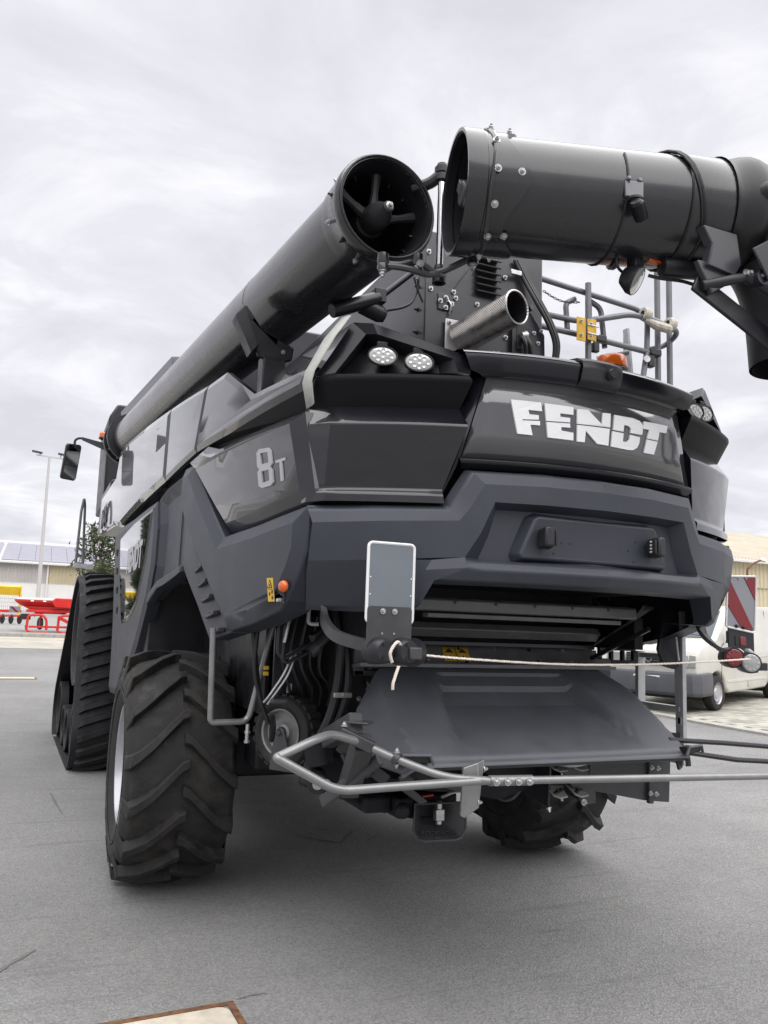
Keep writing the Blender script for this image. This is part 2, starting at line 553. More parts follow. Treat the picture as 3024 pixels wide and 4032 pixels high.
M['pave_left'] = paving_mat('pale_concrete_blocks', (.46, .43, .37), 1.2, .20, R(62), (.27, .25, .21))
M['pave_right'] = paving_mat('grey_concrete_blocks', (.36, .35, .30), .24, .16, 0, (.16, .155, .14))
M['gravel'] = mat('grey_gravel', (.26, .26, .25), .9, noise=(9, .5, 10), bump=(14, 1.0, 8))
M['kerbstone'] = mat('concrete_kerb', (.36, .35, .32), .85, noise=(6, .2, 8))
M['concrete'] = mat('cream_concrete', (.52, .47, .38), .85, noise=(14, .18, 9), bump=(120, .3, 5))

far = [-600, -300, -150, -80]
ground = sheet('asphalt_yard', far + frange(-50, 30, 80) + [50, 90, 160, 300, 600], far + frange(-40, 20, 60) + frange(22, 90, 34) + [120, 200, 400, 800], 0, 'asphalt')
YP = 23.6
sheet('paving_left', frange(-60, 6, 33), frange(YP, 30.2, 6), .006, 'pave_left')
kb = MB()
for i in range(40):
    x0 = -40 + i * 1.2
    kb.box((x0 + .6, 30.3, zg(x0, 30.3) + .07), (1.19, .16, .16))
kerb = tag(kb.build('kerb', 'kerbstone', bevel=.015), kind='structure')
sheet('gravel_bed', frange(-60, 6, 33), frange(30.4, 66, 18), .10, 'gravel')
sheet('paving_right', frange(8.25, 60, 40), frange(-20, 26, 46), .006, 'pave_right')
border = MB()
for i in range(70):
    y0 = -14 + i * .5
    border.box((8.12, y0 + .25, zg(8.12, y0) + .012), (.25, .49, .05))
tag(border.build('edging_kerb', 'kerbstone', bevel=.006), kind='structure')

# the paving blocks near the van: real blocks on the paving sheet
pv = MB(); pv.box((0, 0, 0), (.232, .152, .05))
pvm = pv.build('paving_block', 'concrete')
def block_mat():
    m_ = mat('grey_concrete_paver', (.36, .35, .30), .85)
    t = m_.node_tree; b = t.nodes['Principled BSDF']
    oi = t.nodes.new('ShaderNodeObjectInfo'); rp = t.nodes.new('ShaderNodeValToRGB')
    rp.color_ramp.elements[0].color = (.25, .245, .215, 1); rp.color_ramp.elements[1].color = (.45, .43, .37, 1)
    t.links.new(oi.outputs['Random'], rp.inputs[0]); t.links.new(rp.outputs[0], b.inputs['Base Color'])
    return m_
pvm.data.materials.clear(); pvm.data.materials.append(block_mat())
pav = bpy.data.objects['paving_right']
cnt = 0
first = True
for j in range(30):
    for i in range(14):
        x = 8.375 + i * .24 + (.12 if j % 2 else 0); y = 3.0 + j * .16
        # keep what the photograph shows: a wedge below the van
        if y > 5.6 + (x - 8.3) * .42 or y < 3.1 + (x - 8.3) * .2 or cnt >= 300: continue
        if first: o = pvm; first = False
        else:
            o = pvm.copy(); COL.objects.link(o)
        o.parent = pav
        o.location = (x, y, zg(x, y) - .006 + random.uniform(0, .003))
        o.rotation_euler = (0, -.055, random.uniform(-.01, .01))
        cnt += 1

# rubber scuffs and stains left on the asphalt
rs_ = random.Random(11)
def scuff(pts, wd):
    P = smooth_path([(x, y, 0) for x, y in pts], 8)
    L_, R2 = [], []
    for i, p in enumerate(P):
        t_ = (P[min(i + 1, len(P) - 1)] - P[max(i - 1, 0)]).normalized()
        n_ = Vector((-t_.y, t_.x, 0))
        k = wd * (math.sin(PI * (i + .5) / len(P)) ** .5) * rs_.uniform(.55, 1.1)
        L_.append(p + n_ * k * rs_.uniform(.3, 1) + Vector((0, 0, .0035))); R2.append(p - n_ * k * rs_.uniform(.3, 1) + Vector((0, 0, .0035)))
    b = MB(); b.grid([L_, R2]); tag(b.build('tyre_mark', 'scuff', smooth=0), kind='structure')
for pts, wd in (([(-.275, .83), (-.14, .62), (.015, .47)], .028), ([(0, .48), (.12, .66), (.243, .84)], .03), ([(.212, .475), (.32, .57), (.42, .68)], .022), ([(-.05, .967), (.037, .865)], .02),
                ([(-2.45, -1.33), (-2.33, -1.15), (-2.206, -.993)], .022), ([(-1.37, -1.86), (-1.30, -1.84), (-1.22, -1.84)], .008), ([(1.9, -1.2), (2.4, -1.5), (3.1, -1.7)], .012), ([(-2.0, 2.0), (-2.1, 3.2), (-2.15, 4.4)], .02)):
    scuff(pts, wd)

# service covers set in the yard
def cover(x0, y0, x1, y1, label, z=0.0):
    t = empty('service_cover', ((x0 + x1) / 2, (y0 + y1) / 2, zg((x0 + x1) / 2, (y0 + y1) / 2)))
    hx, hy = (x1 - x0) / 2, (y1 - y0) / 2
    fr = MB()
    for (a, b) in (((-hx, -hy), (hx, -hy + .03)), ((-hx, hy - .03), (hx, hy)), ((-hx, -hy + .03), (-hx + .03, hy - .03)), ((hx - .03, -hy + .03), (hx, hy - .03))):
        fr.span((a[0], a[1], -.04), (b[0], b[1], .008))
    fr.build('frame', 'rust', t, bevel=.003)
    sl = MB()
    pts = []
    for (cx, cy, a0) in ((hx - .09, hy - .09, 0), (-hx + .09, hy - .09, 90), (-hx + .09, -hy + .09, 180), (hx - .09, -hy + .09, 270)):
        for q in range(6):
            a = R(a0 + q * 18); pts.append((cx + .055 * math.cos(a), cy + .055 * math.sin(a), -.03))
    sl.prism(pts, (0, 0, .036)); sl.build('concrete_fill', 'concrete', t, bevel=.003)
    bs = MB(); bs.span((-hx + .03, -hy + .03, -.04), (hx - .03, hy - .03, -.001 + .0)); bs.build('tray', 'rust', t)
    t.rotation_euler = (0, 0, R(2.5))
    return tag(t, label, 'manhole cover')
cover(-2.0, -2.52, -1.375, -1.885, 'rust-edged concrete service cover at the bottom edge, behind the rear tyre')
cover(-3.3, 13.9, -2.22, 14.45, 'pale concrete service cover in the asphalt beside the rubber track')

# ------------------------------------------------------------------ left warehouse with solar roof
M['clad_grey'] = mat('grey_cladding', (.46, .43, .41), .55, noise=(.5, .08, 4))
M['clad_beige'] = mat('beige_cladding', (.50, .43, .29), .55, noise=(.5, .08, 4))
M['base_white'] = mat('white_base_render', (.74, .72, .69), .7, noise=(.7, .06, 5))
M['gutter'] = mat('white_gutter', (.70, .68, .66), .45)
M['solar'] = mat('blue_grey_solar_cells', (.20, .19, .26), .18, 0, .6, .5)
M['roof_grey'] = mat('grey_roof_sheet', (.50, .48, .48), .5)
M['clad_cream'] = mat('cream_cladding', (.58, .51, .36), .55, noise=(.6, .10, 4))
M['roof_cream'] = mat('cream_fibre_roof', (.42, .38, .30), .7, noise=(.8, .14, 6))

def corrugated(b, x0, x1, y, z0, z1, pitch, depth, mi=0):
    n = int(round((x1 - x0) / pitch))
    lo, hi = [], []
    for i in range(n):
        for (u, d) in ((0, 0), (.35, 0), (.5, -depth), (.85, -depth)):
            lo.append((x0 + (i + u) * pitch, y + d, z0)); hi.append((x0 + (i + u) * pitch, y + d, z1))
    b.grid([lo, hi], mi)

WY = 70.0
wh = tag(empty('warehouse', (0, WY, 1.9)), 'long warehouse with solar panels on its roof, behind the red spreader', 'warehouse')
def wpart(b, name, m_, parent=wh, **k):
    o = b.build(name, m_, parent, **k)
    o.matrix_parent_inverse = Matrix.Translation((0, -WY, -1.9))
    return o
b = MB(); corrugated(b, -42, -1.75, WY, 4.36, 6.0, .28, .05); wpart(b, 'grey_wall', 'clad_grey', smooth=0)
b = MB(); corrugated(b, -1.70, 24, WY, 4.36, 6.0, .28, .05); wpart(b, 'beige_wall', 'clad_beige', smooth=0)
b = MB(); b.span((-42, WY + .02, 1.0), (24, WY + .5, 4.35)); wpart(b, 'base', 'base_white')
b = MB()
b.prism([(-42, WY - .35, 6.12), (-42, WY + 13, 8.95), (-42, WY + 26, 6.1)], (66, 0, 0)); wpart(b, 'roof', 'roof_grey')
b = MB(); b.span((-42, WY - .62, 5.93), (24, WY - .36, 6.16)); wpart(b, 'gutter', 'gutter', bevel=.05)
b = MB(); b.cyl((-1.72, WY - .15, 1.9), (-1.72, WY - .15, 5.95), .08); wpart(b, 'downpipe', 'gutter')
b = MB(); b.span((-6.4, WY - .5, 6.12), (-5.9, WY - .4, 6.5)); 
sol = MB(); sol.box((0, 0, 0), (1.28, 1.55, .04)); solm = None
sl_n = Vector((0, -2.83, 13.35)).normalized()
ang = math.atan2(2.83, 13.35)
for i in range(14):
    for j in range(7):
        x = -14.4 + i * 1.33 + (.25 if i > 6 else 0)
        if solm is None:
            solm = wpart(sol, 'solar_panel', 'solar'); o = solm
        else:
            o = solm.copy(); COL.objects.link(o)
        d = .9 + j * 1.6
        o.location = (x, WY - .35 + d * math.cos(ang), 6.12 + d * math.sin(ang) + .08)
        o.rotation_euler = (ang, 0, 0)

# ------------------------------------------------------------------ right warehouse
RY = 27.0
rw = tag(empty('storage_hall', (34, RY, 1.3)), 'cream corrugated hall with a ribbed roof, behind the white van', 'building')
def rpart(b, name, m_, **k):
    o = b.build(name, m_, rw, **k)
    o.matrix_parent_inverse = Matrix.Translation((-34, -RY, -1.3))
    return o
b = MB(); corrugated(b, 22, 58, RY, 2.2, 4.6, .30, .05); rpart(b, 'lower_wall', 'clad_cream', smooth=0)
b = MB(); corrugated(b, 22, 58, RY - .07, 4.55, 5.95, .30, .05); rpart(b, 'upper_wall', 'clad_cream', smooth=0)
b = MB(); b.span((22, RY + .1, .8), (58, RY + 12, 5.9)); rpart(b, 'core', 'clad_cream')
b = MB(); b.span((22, RY - .1, .9), (58, RY + .05, 2.2)); rpart(b, 'base', 'kerbstone')
b = MB()
n = 150
rows = [[], []]
for i in range(n):
    for (u, d) in ((0, 0), (.5, .07)):
        x = 21.6 + (i + u) * .245
        rows[0].append((x, RY - .45, 6.02 + d)); rows[1].append((x + .0, RY + 12, 9.6 + d))
b.grid(rows); rpart(b, 'roof', 'roof_cream', smooth=0)
b = MB(); b.span((21.6, RY - .62, 5.86), (58, RY - .47, 6.03)); rpart(b, 'gutter', 'gutter', bevel=.03)
b = MB()
for z in (2.55, 2.95, 3.3): b.cyl((22, RY - .16, z), (58, RY - .16, z), .018, n=6)
rpart(b, 'cable_rail', 'frame')

yl = tag(empty('yard_lamp', (32.05, 25.6, zg(32, 25.6))), 'rusty gooseneck yard lamp with white head above the warning board', 'lamp')
z0 = zg(32, 25.6)
b = MB(); b.tube(smooth_path([(0, 0, 0), (0, 0, 5.0 - z0), (.12, 0, 5.45 - z0), (.45, 0, 5.72 - z0), (1.05, 0, 5.95 - z0)], 6), .055, 8); b.build('gooseneck', 'rust', yl)
b = MB(); b.lathe([(0, .12), (.1, .12), (.17, .02), (.18, -.06), (.0, -.06)], (1.15, 0, 5.95 - z0), (.25, 0, 1), 14); b.build('lamp_head', 'gutter', yl)

# ------------------------------------------------------------------ lamp post, left
lp = tag(empty('lamp_post', (-2.3, 60, zg(-2.3, 60))), 'tall grey lamp post with twin flat heads in front of the solar roof', 'street lamp')
z0 = zg(-2.3, 60)
b = MB(); b.cyl((0, 0, 0), (-.16, 0, 13.7 - z0), .17, .085, 14); b.build('pole', 'roof_grey', lp)
b = MB(); b.beam((-1.1, 0, 13.75 - z0), (.85, 0, 13.65 - z0), .09, .09); b.build('crossarm', 'roof_grey', lp)
for sx in (-1.05, .8):
    b = MB(); b.box((sx, 0, 13.98 - z0), (.75, .5, .1), Matrix.Rotation(.12, 3, 'Y'))
    b.beam((sx * .8, 0, 13.72 - z0), (sx * .8, 0, 13.95 - z0), .06, .06)
    b.build('lamp_head', 'frame', lp, bevel=.03)

# ------------------------------------------------------------------ red fertiliser spreader on the gravel
M['red_paint'] = mat('red_machine_paint', (.62, .022, .018), .35, 0, .3, .5, noise=(5, .12, 5))
M['pale_cover'] = mat('pale_tarpaulin', (.42, .41, .42), .6)
M['wheel_black'] = mat('matt_black', (.02, .02, .022), .6)
SY = 33.0
zs = zg(-2, SY) + .10
fsz = tag(empty('fertiliser_spreader', (-1.8, SY, zs)), 'red fertiliser spreader standing on the gravel left of the rubber track', 'spreader')
def fpart(b, name, m_, **k):
    o = b.build(name, m_, fsz, **k)
    o.matrix_parent_inverse = Matrix.Translation((1.8, -SY, -zs))
    return o
b = MB()
hx0, hx1 = -3.25, -.15
b.grid([[(hx0, SY - .7, 2.30), (hx1, SY - .7, 2.30)], [(hx0 + .02, SY - .68, 2.22), (hx1 - .02, SY - .68, 2.22)], [(hx0 + .3, SY - .35, 2.03), (hx1 - .3, SY - .35, 2.03)], [(hx0 + .3, SY + .35, 2.03), (hx1 - .3, SY + .35, 2.03)], [(hx0, SY + .7, 2.30), (hx1, SY + .7, 2.30)]])
b.add([(hx0, SY - .7, 2.30), (hx0 + .3, SY - .35, 2.03), (hx0 + .3, SY + .35, 2.03), (hx0, SY + .7, 2.30)], [(0, 1, 2, 3)])
fpart(b, 'hopper', 'red_paint', bevel=.02)
b = MB(); b.prism([(hx0, SY - .7, 2.31), (hx1, SY - .7, 2.31), (hx1 - .2, SY, 2.43), (hx0 + .2, SY, 2.43)], (0, .6, 0)); fpart(b, 'hopper_cover', 'pale_cover', bevel=.02)
b = MB()
b.prism([(-1.72, SY - .82, 2.33), (-1.62, SY - .82, 2.42), (-.7, SY - .82, 2.42), (-.7, SY - .82, 2.0), (-1.62, SY - .82, 2.02), (-1.74, SY - .82, 2.2)], (0, .1, 0)); fpart(b, 'side_shield', 'red_paint', bevel=.03)
b = MB(); b.prism([(-2.88, SY - .4, 2.03), (-.6, SY - .4, 2.03), (-1.2, SY - .35, 1.72), (-2.35, SY - .35, 1.72)], (0, .7, 0)); fpart(b, 'lower_hopper', 'red_paint', bevel=.02)
b = MB(); b.beam((-2.75, SY - .5, 1.83), (-.6, SY - .5, 1.86), .1, .12); b.beam((-2.6, SY - .55, 1.15), (-.6, SY - .55, 1.17), .09, .09); fpart(b, 'crossbeam', 'red_paint', bevel=.01)
for k, x in enumerate((-2.3, -1.05)):
    b = MB(); b.tube(bend_path([(x - .38, SY - .6, 1.0), (x - .36, SY - .6, 1.62), (x - .1, SY - .6, 1.68), (x + .25, SY - .6, 1.66), (x + .4, SY - .6, 1.45), (x + .42, SY - .6, 1.02)], .18), .055, 8); fpart(b, 'support_hoop', 'red_paint')
    b = MB(); b.tube(bend_path([(x - .42, SY - .65, 1.2), (x - .36, SY - .65, .98), (x - .15, SY - .65, .93), (x + .5, SY - .65, .93)], .12), .045, 8); fpart(b, 'stand_foot', 'red_paint')
for x in (-2.15, -.9):
    b = MB(); b.lathe([(0, -.05), (.26, -.05), (.28, 0), (.26, .05), (0, .05)], (x, SY - .2, 1.3), (1, .35, 0), 18); fpart(b, 'spreading_disc', 'wheel_black')
    b = MB(); b.cyl((x, SY - .3, 1.72), (x + .02, SY - .3, 1.2), .05); fpart(b, 'disc_shaft', 'red_paint')
b = MB(); b.beam((-1.45, SY - .6, 1.6), (-.85, SY - .7, 1.3), .12, .14); fpart(b, 'strut', 'red_paint', bevel=.01)
b = MB(); b.span((-2.95, SY - .5, 1.45), (-2.55, SY - .2, 1.7)); fpart(b, 'control_box', 'wheel_black', bevel=.02)
for x in (-2.55, -2.05):
    b = MB(); b.box((x, SY - .705, 2.265), (.13, .01, .06), Matrix.Rotation(-.1, 3, 'X')); fpart(b, 'sticker', 'white')

# red disc harrow and yellow header further back
HY = 40.0; zh = zg(-4, HY) + .1
dh = tag(empty('disc_harrow', (-4.2, HY, zh)), 'low red disc harrow with black discs at the left edge of the picture', 'harrow')
def hpart(b, name, m_, **k):
    o = b.build(name, m_, dh, **k); o.matrix_parent_inverse = Matrix.Translation((4.2, -HY, -zh)); return o
b = MB(); b.beam((-5.6, HY, 1.78), (-3.05, HY, 1.82), .14, .14); b.beam((-5.6, HY - .3, 1.53), (-3.05, HY - .3, 1.57), .1, .1); b.beam((-4.6, HY, 1.8), (-5.4, HY + .2, 2.5), .12, .12); hpart(b, 'frame', 'red_paint', bevel=.01)
for i in range(7):
    x = -5.5 + i * .4
    b = MB(); b.lathe([(0, -.03), (.23, -.03), (.25, 0), (.23, .03), (0, .03)], (x, HY - .3, zh + .25), (1, .5, 0), 16); hpart(b, 'disc', 'wheel_black')
    b = MB(); b.beam((x, HY - .3, 1.5), (x + .02, HY - .28, zh + .25), .07, .07); hpart(b, 'disc_arm', 'red_paint')
b = MB(); b.prism([(-3.62, HY - .36, 1.75), (-3.1, HY - .36, 1.75), (-3.1, HY - .36, 2.05), (-3.62, HY - .36, 2.05)], (0, .02, 0)); hpart(b, 'warning_board', 'refl_white')
b = MB()
b.prism([(-3.62, HY - .368, 2.05), (-3.48, HY - .368, 2.05), (-3.15, HY - .368, 1.75), (-3.3, HY - .368, 1.75)], (0, .006, 0)); hpart(b, 'red_stripe', 'refl_red')
yh = tag(empty('yellow_header', (-6.5, 46, zg(-6, 46) + .1)), 'yellow harvesting header raised behind the red disc harrow at far left', 'header')
b = MB(); z0 = zg(-6, 46) + .1
M['header_yellow'] = mat('header_yellow_paint', (.78, .50, .02), .4, 0, .2, .5, noise=(3, .1, 5))
b.prism([(-4, 0, 3.02 - z0), (-4, -.1, 3.24 - z0), (-4, .2, 3.32 - z0), (-4, .9, 3.2 - z0), (-4, .9, 2.8 - z0), (-4, .1, 2.74 - z0)], (7.2, 0, 0)); b.build('reel_hood', 'header_yellow', yh, bevel=.03)
b = MB(); b.prism([(3.2, -.2, 2.6 - z0), (3.2, -.2, 3.3 - z0), (3.2, 1.0, 3.3 - z0), (3.2, 1.0, 2.6 - z0)], (.06, 0, 0)); b.build('end_plate', 'header_yellow', yh, bevel=.01)
for i in range(40):
    x = -3.9 + i * .18
    b = MB(); b.beam((x, -.02, 2.78 - z0), (x, -.05, 2.64 - z0), .02, .02); b.build('tine', 'header_yellow', yh)
for x in (-3.4, 0, 3.22):
    b = MB(); b.beam((x, .5, 0), (x, .5, 2.8 - z0), .14, .14); b.build('stand', 'header_yellow', yh)
fc = tag(empty('mesh_fence', (-6, 52, zg(-6, 52) + .1)), 'thin grey wire mesh fence behind the disc harrow', 'fence')
for i in range(6):
    b = MB(); b.beam((-6 + i * 2.4, 0, 0), (-6 + i * 2.4, 0, 1.25), .06, .06); b.build('post', 'frame', fc)
b = MB()
for i in range(100): b.beam((-6 + i * .12, -.03, .05), (-6 + i * .12, -.03, 1.2), .008, .008)
for j in range(5): b.beam((-6, -.03, .1 + j * .26), (6, -.03, .1 + j * .26), .01, .01)
b.build('wire_mesh', 'frame', fc)['kind'] = 'stuff'

# ------------------------------------------------------------------ trees
M['bark'] = mat('pine_bark', (.10, .07, .05), .9, noise=(20, .4, 6))
def leaf_mat(name, c0, c1):
    m_ = mat(name, c0, .6, spec=.3)
    t = m_.node_tree; bs = t.nodes['Principled BSDF']
    g = t.nodes.new('ShaderNodeNewGeometry'); rp = t.nodes.new('ShaderNodeValToRGB')
    rp.color_ramp.elements[0].color = (*c0, 1); rp.color_ramp.elements[1].color = (*c1, 1)
    t.links.new(g.outputs['Random Per Island'], rp.inputs[0]); t.links.new(rp.outputs[0], bs.inputs['Base Color'])
    return m_
M['pine'] = leaf_mat('pine_needles', (.035, .050, .022), (.10, .125, .055))
M['conifer'] = leaf_mat('dark_conifer_needles', (.018, .030, .016), (.05, .07, .035))

def pine_tree(loc, h, rad, label, nb=46, per=150, mat_='pine', conic=False, group=None, needle=.09):
    t = tag(empty('pine_tree', loc), label, 'tree', group)
    tr = MB()
    tr.tube([(0, 0, 0), (.05, 0, h * .35), (-.04, .03, h * .7), (.02, 0, h * .98)], .1, 8, True, [.11 * h / 5, .085 * h / 5, .05 * h / 5, .012])
    rnd = random.Random(int(loc[0] * 31 + loc[1] * 7))
    cr = MB()
    for i in range(nb):
        q = (i + rnd.random()) / nb
        z = h * ((.14 if conic else .42) + (.86 if conic else .58) * q)
        a = rnd.uniform(0, 2 * PI)
        ln = rad * ((1 - q) ** .8 * .95 + .10) * rnd.uniform(.65, 1.15) if conic else rad * (1.05 - .75 * q) * rnd.uniform(.6, 1.15)
        tip = Vector((math.cos(a) * ln, math.sin(a) * ln, z + ln * (.30 if not conic else -.12)))
        base = Vector((0, 0, z))
        tr.tube([base, base.lerp(tip, .5) + Vector((0, 0, -.03 * ln)), tip], .02, 5, False, [.03 * (1 - q) + .012, .016, .006])
        for k in range(per):
            u = rnd.random() ** .7
            c = base.lerp(tip, .22 + .83 * u) + Vector((rnd.gauss(0, 1), rnd.gauss(0, 1), rnd.gauss(0, .8))) * (.13 * rad * (1.05 - .4 * u))
            d = Vector((rnd.gauss(0, 1), rnd.gauss(0, 1), rnd.gauss(.7, 1))).normalized()
            s_ = d.cross(Vector((rnd.gauss(0, 1), rnd.gauss(0, 1), rnd.gauss(0, 1)))).normalized()
            L_ = needle * rnd.uniform(.7, 1.4)
            cr.add([c - s_ * L_ * .28, c + s_ * L_ * .28, c + d * L_ * 1.5], [(0, 1, 2)])
    tr.build('trunk', 'bark', t)
    cr.build('crown', mat_, t, smooth=0)
    return t
pine_tree((-.35, 25.0, zg(-.35, 25)), 4.35, 1.25, 'loose green pine tree behind the top of the rubber track', 34, 110)
cg = 'dark conifers standing around the yard outside the picture'
for i, (x, y, h) in enumerate(((-5.2, 21, 4.6), (-6.3, 27.5, 5.6))):
    pine_tree((x, y, zg(x, y)), h, h * .2, ('smaller dark conifer by the yard edge, mirrored in the gloss side panel', 'taller dark conifer behind it, mirrored in the gloss side panel')[i], 60, 70, 'conifer', True, cg, .22)
for i, (x, y, h) in enumerate(((29, -10.5, 12.5), (32, -14.5, 11.0))):
    pine_tree((x, y, zg(x, y)), h, h * .13, ('taller slim conifer mirrored at the right of the lettering panel', 'shorter slim conifer mirrored at the right of the lettering panel')[i], 60, 70, 'conifer', True, 'slim conifers mirrored in the rear panel', .22)

# ================================================================== WHITE VAN
M['van_white'] = mat('dusty_white_van_paint', (.55, .535, .49), .32, 0, .5, .5, noise=(1.6, .10, 6))
M['van_grey'] = mat('grey_bumper_plastic', (.085, .088, .10), .55, noise=(5, .12, 5))
M['van_glass'] = mat('van_glass', (.035, .05, .065), .06, 0, 0, .45)
M['plate_white'] = mat('number_plate_white', (.78, .78, .76), .4)
def make_van():
    zr = zg(9.6, 6.0)
    t = tag(empty('van', (8.62, 5.45, zr - .03)), 'white panel van with grey bumper parked on the paving behind the harvester', 'van')
    t.rotation_euler = (0, -.03, R(21.5))
    # local: +x from nose to tail, +y across to the far side, z up; near side at y = 0
    W = 1.84
    prof = [(0.06, .42), (0.0, .62), (.03, .98), (.12, 1.14), (.86, 1.30), (1.62, 1.88), (1.95, 1.945), (4.6, 1.95), (4.72, 1.85), (4.78, 1.0), (4.74, .42)]
    arch = []
    for cx in (3.78, .86):
        arch.append([(cx + .39 * math.cos(a), .33 + .39 * math.sin(a)) for a in [R(8 + 164 * i / 12) for i in range(13)]])
    low = [(4.5, .34)] + [p for p in arch[0]] + [(3.2, .30), (1.4, .30)] + [p for p in arch[1]] + [(.3, .34)]
    outline = prof + low
    def wy(z):           # tumblehome of the sides
        return .0 if z < 1.15 else (z - 1.15) * .10
    b = MB()
    n = len(outline)
    near = [Vector((x, wy(z), z)) for x, z in outline]
    fr = [Vector((x, W - wy(z), z)) for x, z in outline]
    tri = tessellate_polygon([[Vector((x, 0, z)) for x, z in outline]])
    b.add(near, [tuple(q) for q in tri]); b.add(fr, [tuple(q)[::-1] for q in tri])
    o = len(b.v)
    b.add(near + fr, [(i, (i + 1) % n, (i + 1) % n + n, i + n) for i in range(n)])
    body = b.build('body', 'van_white', t, smooth=35)
    import bmesh
    bm = bmesh.new(); bm.from_mesh(body.data); bmesh.ops.remove_doubles(bm, verts=bm.verts, dist=.0005); bmesh.ops.recalc_face_normals(bm, faces=bm.faces); bm.to_mesh(body.data); bm.free()
    md = body.modifiers.new('edges', 'BEVEL'); md.width = .05; md.segments = 3; md.limit_method = 'ANGLE'; md.angle_limit = R(40)
    def onside(pts, d=.008, thick=.012):
        return [(x, wy(z) - d, z) for x, z in pts]
    def sidepart(name, m_, pts, d=.006, bev=.01):
        bb = MB(); bb.prism(onside(pts, d), (0, .02 + d, 0)); return bb.build(name, m_, t, bevel=bev)
    sidepart('side_window', 'van_glass', [(1.28, 1.24), (1.80, 1.78), (2.20, 1.80), (2.22, 1.24)])
    bb = MB()
    for pts in ([(1.02, .45), (1.1, 1.2), (1.22, 1.24)], [(2.28, .36), (2.30, 1.84)], [(3.42, .5), (3.45, 1.86)]):
        P = onside(pts, .003)
        for i in range(len(P) - 1): bb.beam(P[i], P[i + 1], .008, .008)
    bb.build('door_gap', 'print_black', t)
    bb = MB()
    P = onside([(1.3, .92), (4.5, .95)], .004); bb.beam(P[0], P[1], .012, .03)
    P = onside([(1.3, .52), (3.3, .50)], .004); bb.beam(P[0], P[1], .012, .05)
    bb.build('body_crease', 'van_white', t, bevel=.004)
    for x in (2.12, 2.42):
        sidepart('door_handle', 'van_grey', [(x, 1.06), (x + .06, 1.04), (x + .09, 1.18), (x + .03, 1.2)], .03)
    # windscreen, bonnet details
    bb = MB(); d = Vector((-.62, 0, .79)).normalized() * .01
    bb.prism([Vector((.90, .12, 1.335)) + d, Vector((1.58, .20, 1.845)) + d, Vector((1.58, W - .20, 1.845)) + d, Vector((.90, W - .12, 1.335)) + d], -d * 1.5)
    ws = bb.build('windscreen', 'van_glass', t, bevel=.004)
    bb = MB(); bb.beam((.93, .3, 1.37), (1.02, .95, 1.43), .012, .012); bb.build('wiper', 'print_black', ws)
    bb = MB(); bb.beam((.93, 1.0, 1.37), (1.05, 1.6, 1.44), .012, .012); bb.build('wiper', 'print_black', ws)
    bb = MB(); bb.prism([(-.015, .45, .84), (.02, .45, 1.05), (.02, W - .45, 1.05), (-.015, W - .45, .84)], (.03, 0, 0)); gr = bb.build('grille', 'print_black', t, bevel=.006)
    for i in range(4):
        bb = MB(); bb.beam((-.022, .47, .865 + i * .048), (-.022, W - .47, .865 + i * .048), .012, .014); bb.build('grille_bar', 'van_grey', gr)
    bb = MB(); bb.lathe([(.055, -.01), (.066, -.01), (.066, .012), (.055, .012), (.055, -.01)], (-.02, W / 2, .95), (1, 0, 0), 18); bb.build('badge_ring', 'steel', gr)
    for y0, y1, yo in ((.16, .43, .035), (W - .43, W - .16, W - .155)):
        bb = MB(); bb.prism([(-.018, y0, .82), (.03, y0, 1.04), (.03, y1, 1.04), (-.018, y1, .82)], (.03, 0, 0)); bb.build('headlight', 'clear_lens', t, bevel=.01)
        bb = MB(); bb.prism([(-.005, yo, .82), (.04, yo, 1.04), (.04, yo + .12, 1.04), (-.005, yo + .12, .82)], (.05, 0, 0)); bb.build('indicator', 'clear_lens', t, bevel=.01)
    bb = MB()
    rows = []
    for (z, off) in ((.30, .02), (.36, -.06), (.58, -.09), (.70, -.06), (.72, .03)):
        r_ = []
        for (x, y) in ((.52, -.035), (.25, -.045), (.06, -.035), (-.03, .05), (-.05, W / 2), (-.03, W - .05), (.06, W + .035), (.25, W + .045), (.52, W + .035)):
            dx_ = off if .04 <= y <= W - .04 else off * .4
            dy_ = 0 if .04 <= y <= W - .04 else (off * .5 if y < 1 else -off * .5)
            r_.append((x + dx_, y + dy_, z))
        rows.append(r_)
    bb.grid(rows); bmp = bb.build('bumper', 'van_grey', t, solid=.03, bevel=.006)
    bb = MB(); bb.box((-.118, W / 2, .59), (.012, .52, .115)); npl = bb.build('number_plate', 'plate_white', t, bevel=.004)
    lettering('HS 2005', .11, (-.127, W / 2 - .02, .588), (0, -1, 0), (0, 0, 1), 'print_black', npl, name='plate_lettering', thick=.001)
    # mirror
    bb = MB(); bb.box((1.22, -.14, 1.36), (.1, .2, .24)); bb.build('wing_mirror', 'print_black', t, bevel=.03)
    # sun visor arm, steering wheel hints
    bb = MB(); bb.tube([(1.35 + .0, .55 + .17 * math.cos(a), 1.34 + .15 * math.sin(a)) for a in frange(0, PI, 10)], .012, 6); bb.build('steering_wheel', 'print_black', t)
    # wheels
    def wheel(cx, cy, s):
        wt = empty('wheel', (cx, cy - .03 * s, .325), t)
        bb = MB(); bb.lathe([(.20, -.09), (.26, -.10), (.305, -.085), (.325, -.05), (.325, .05), (.305, .085), (.26, .10), (.20, .09)], (0, 0, 0), (0, 1, 0), 30); bb.build('tyre', 'rubber', wt)
        bb = MB(); bb.lathe([(.205, -.085), (.195, -.075), (.185, -.05), (.165, -.045), (.155, -.075), (.10, -.055), (.085, -.07), (.0, -.07)], (0, 0, 0), (0, 1, 0), 30); rim = bb.build('rim', 'silver', wt)
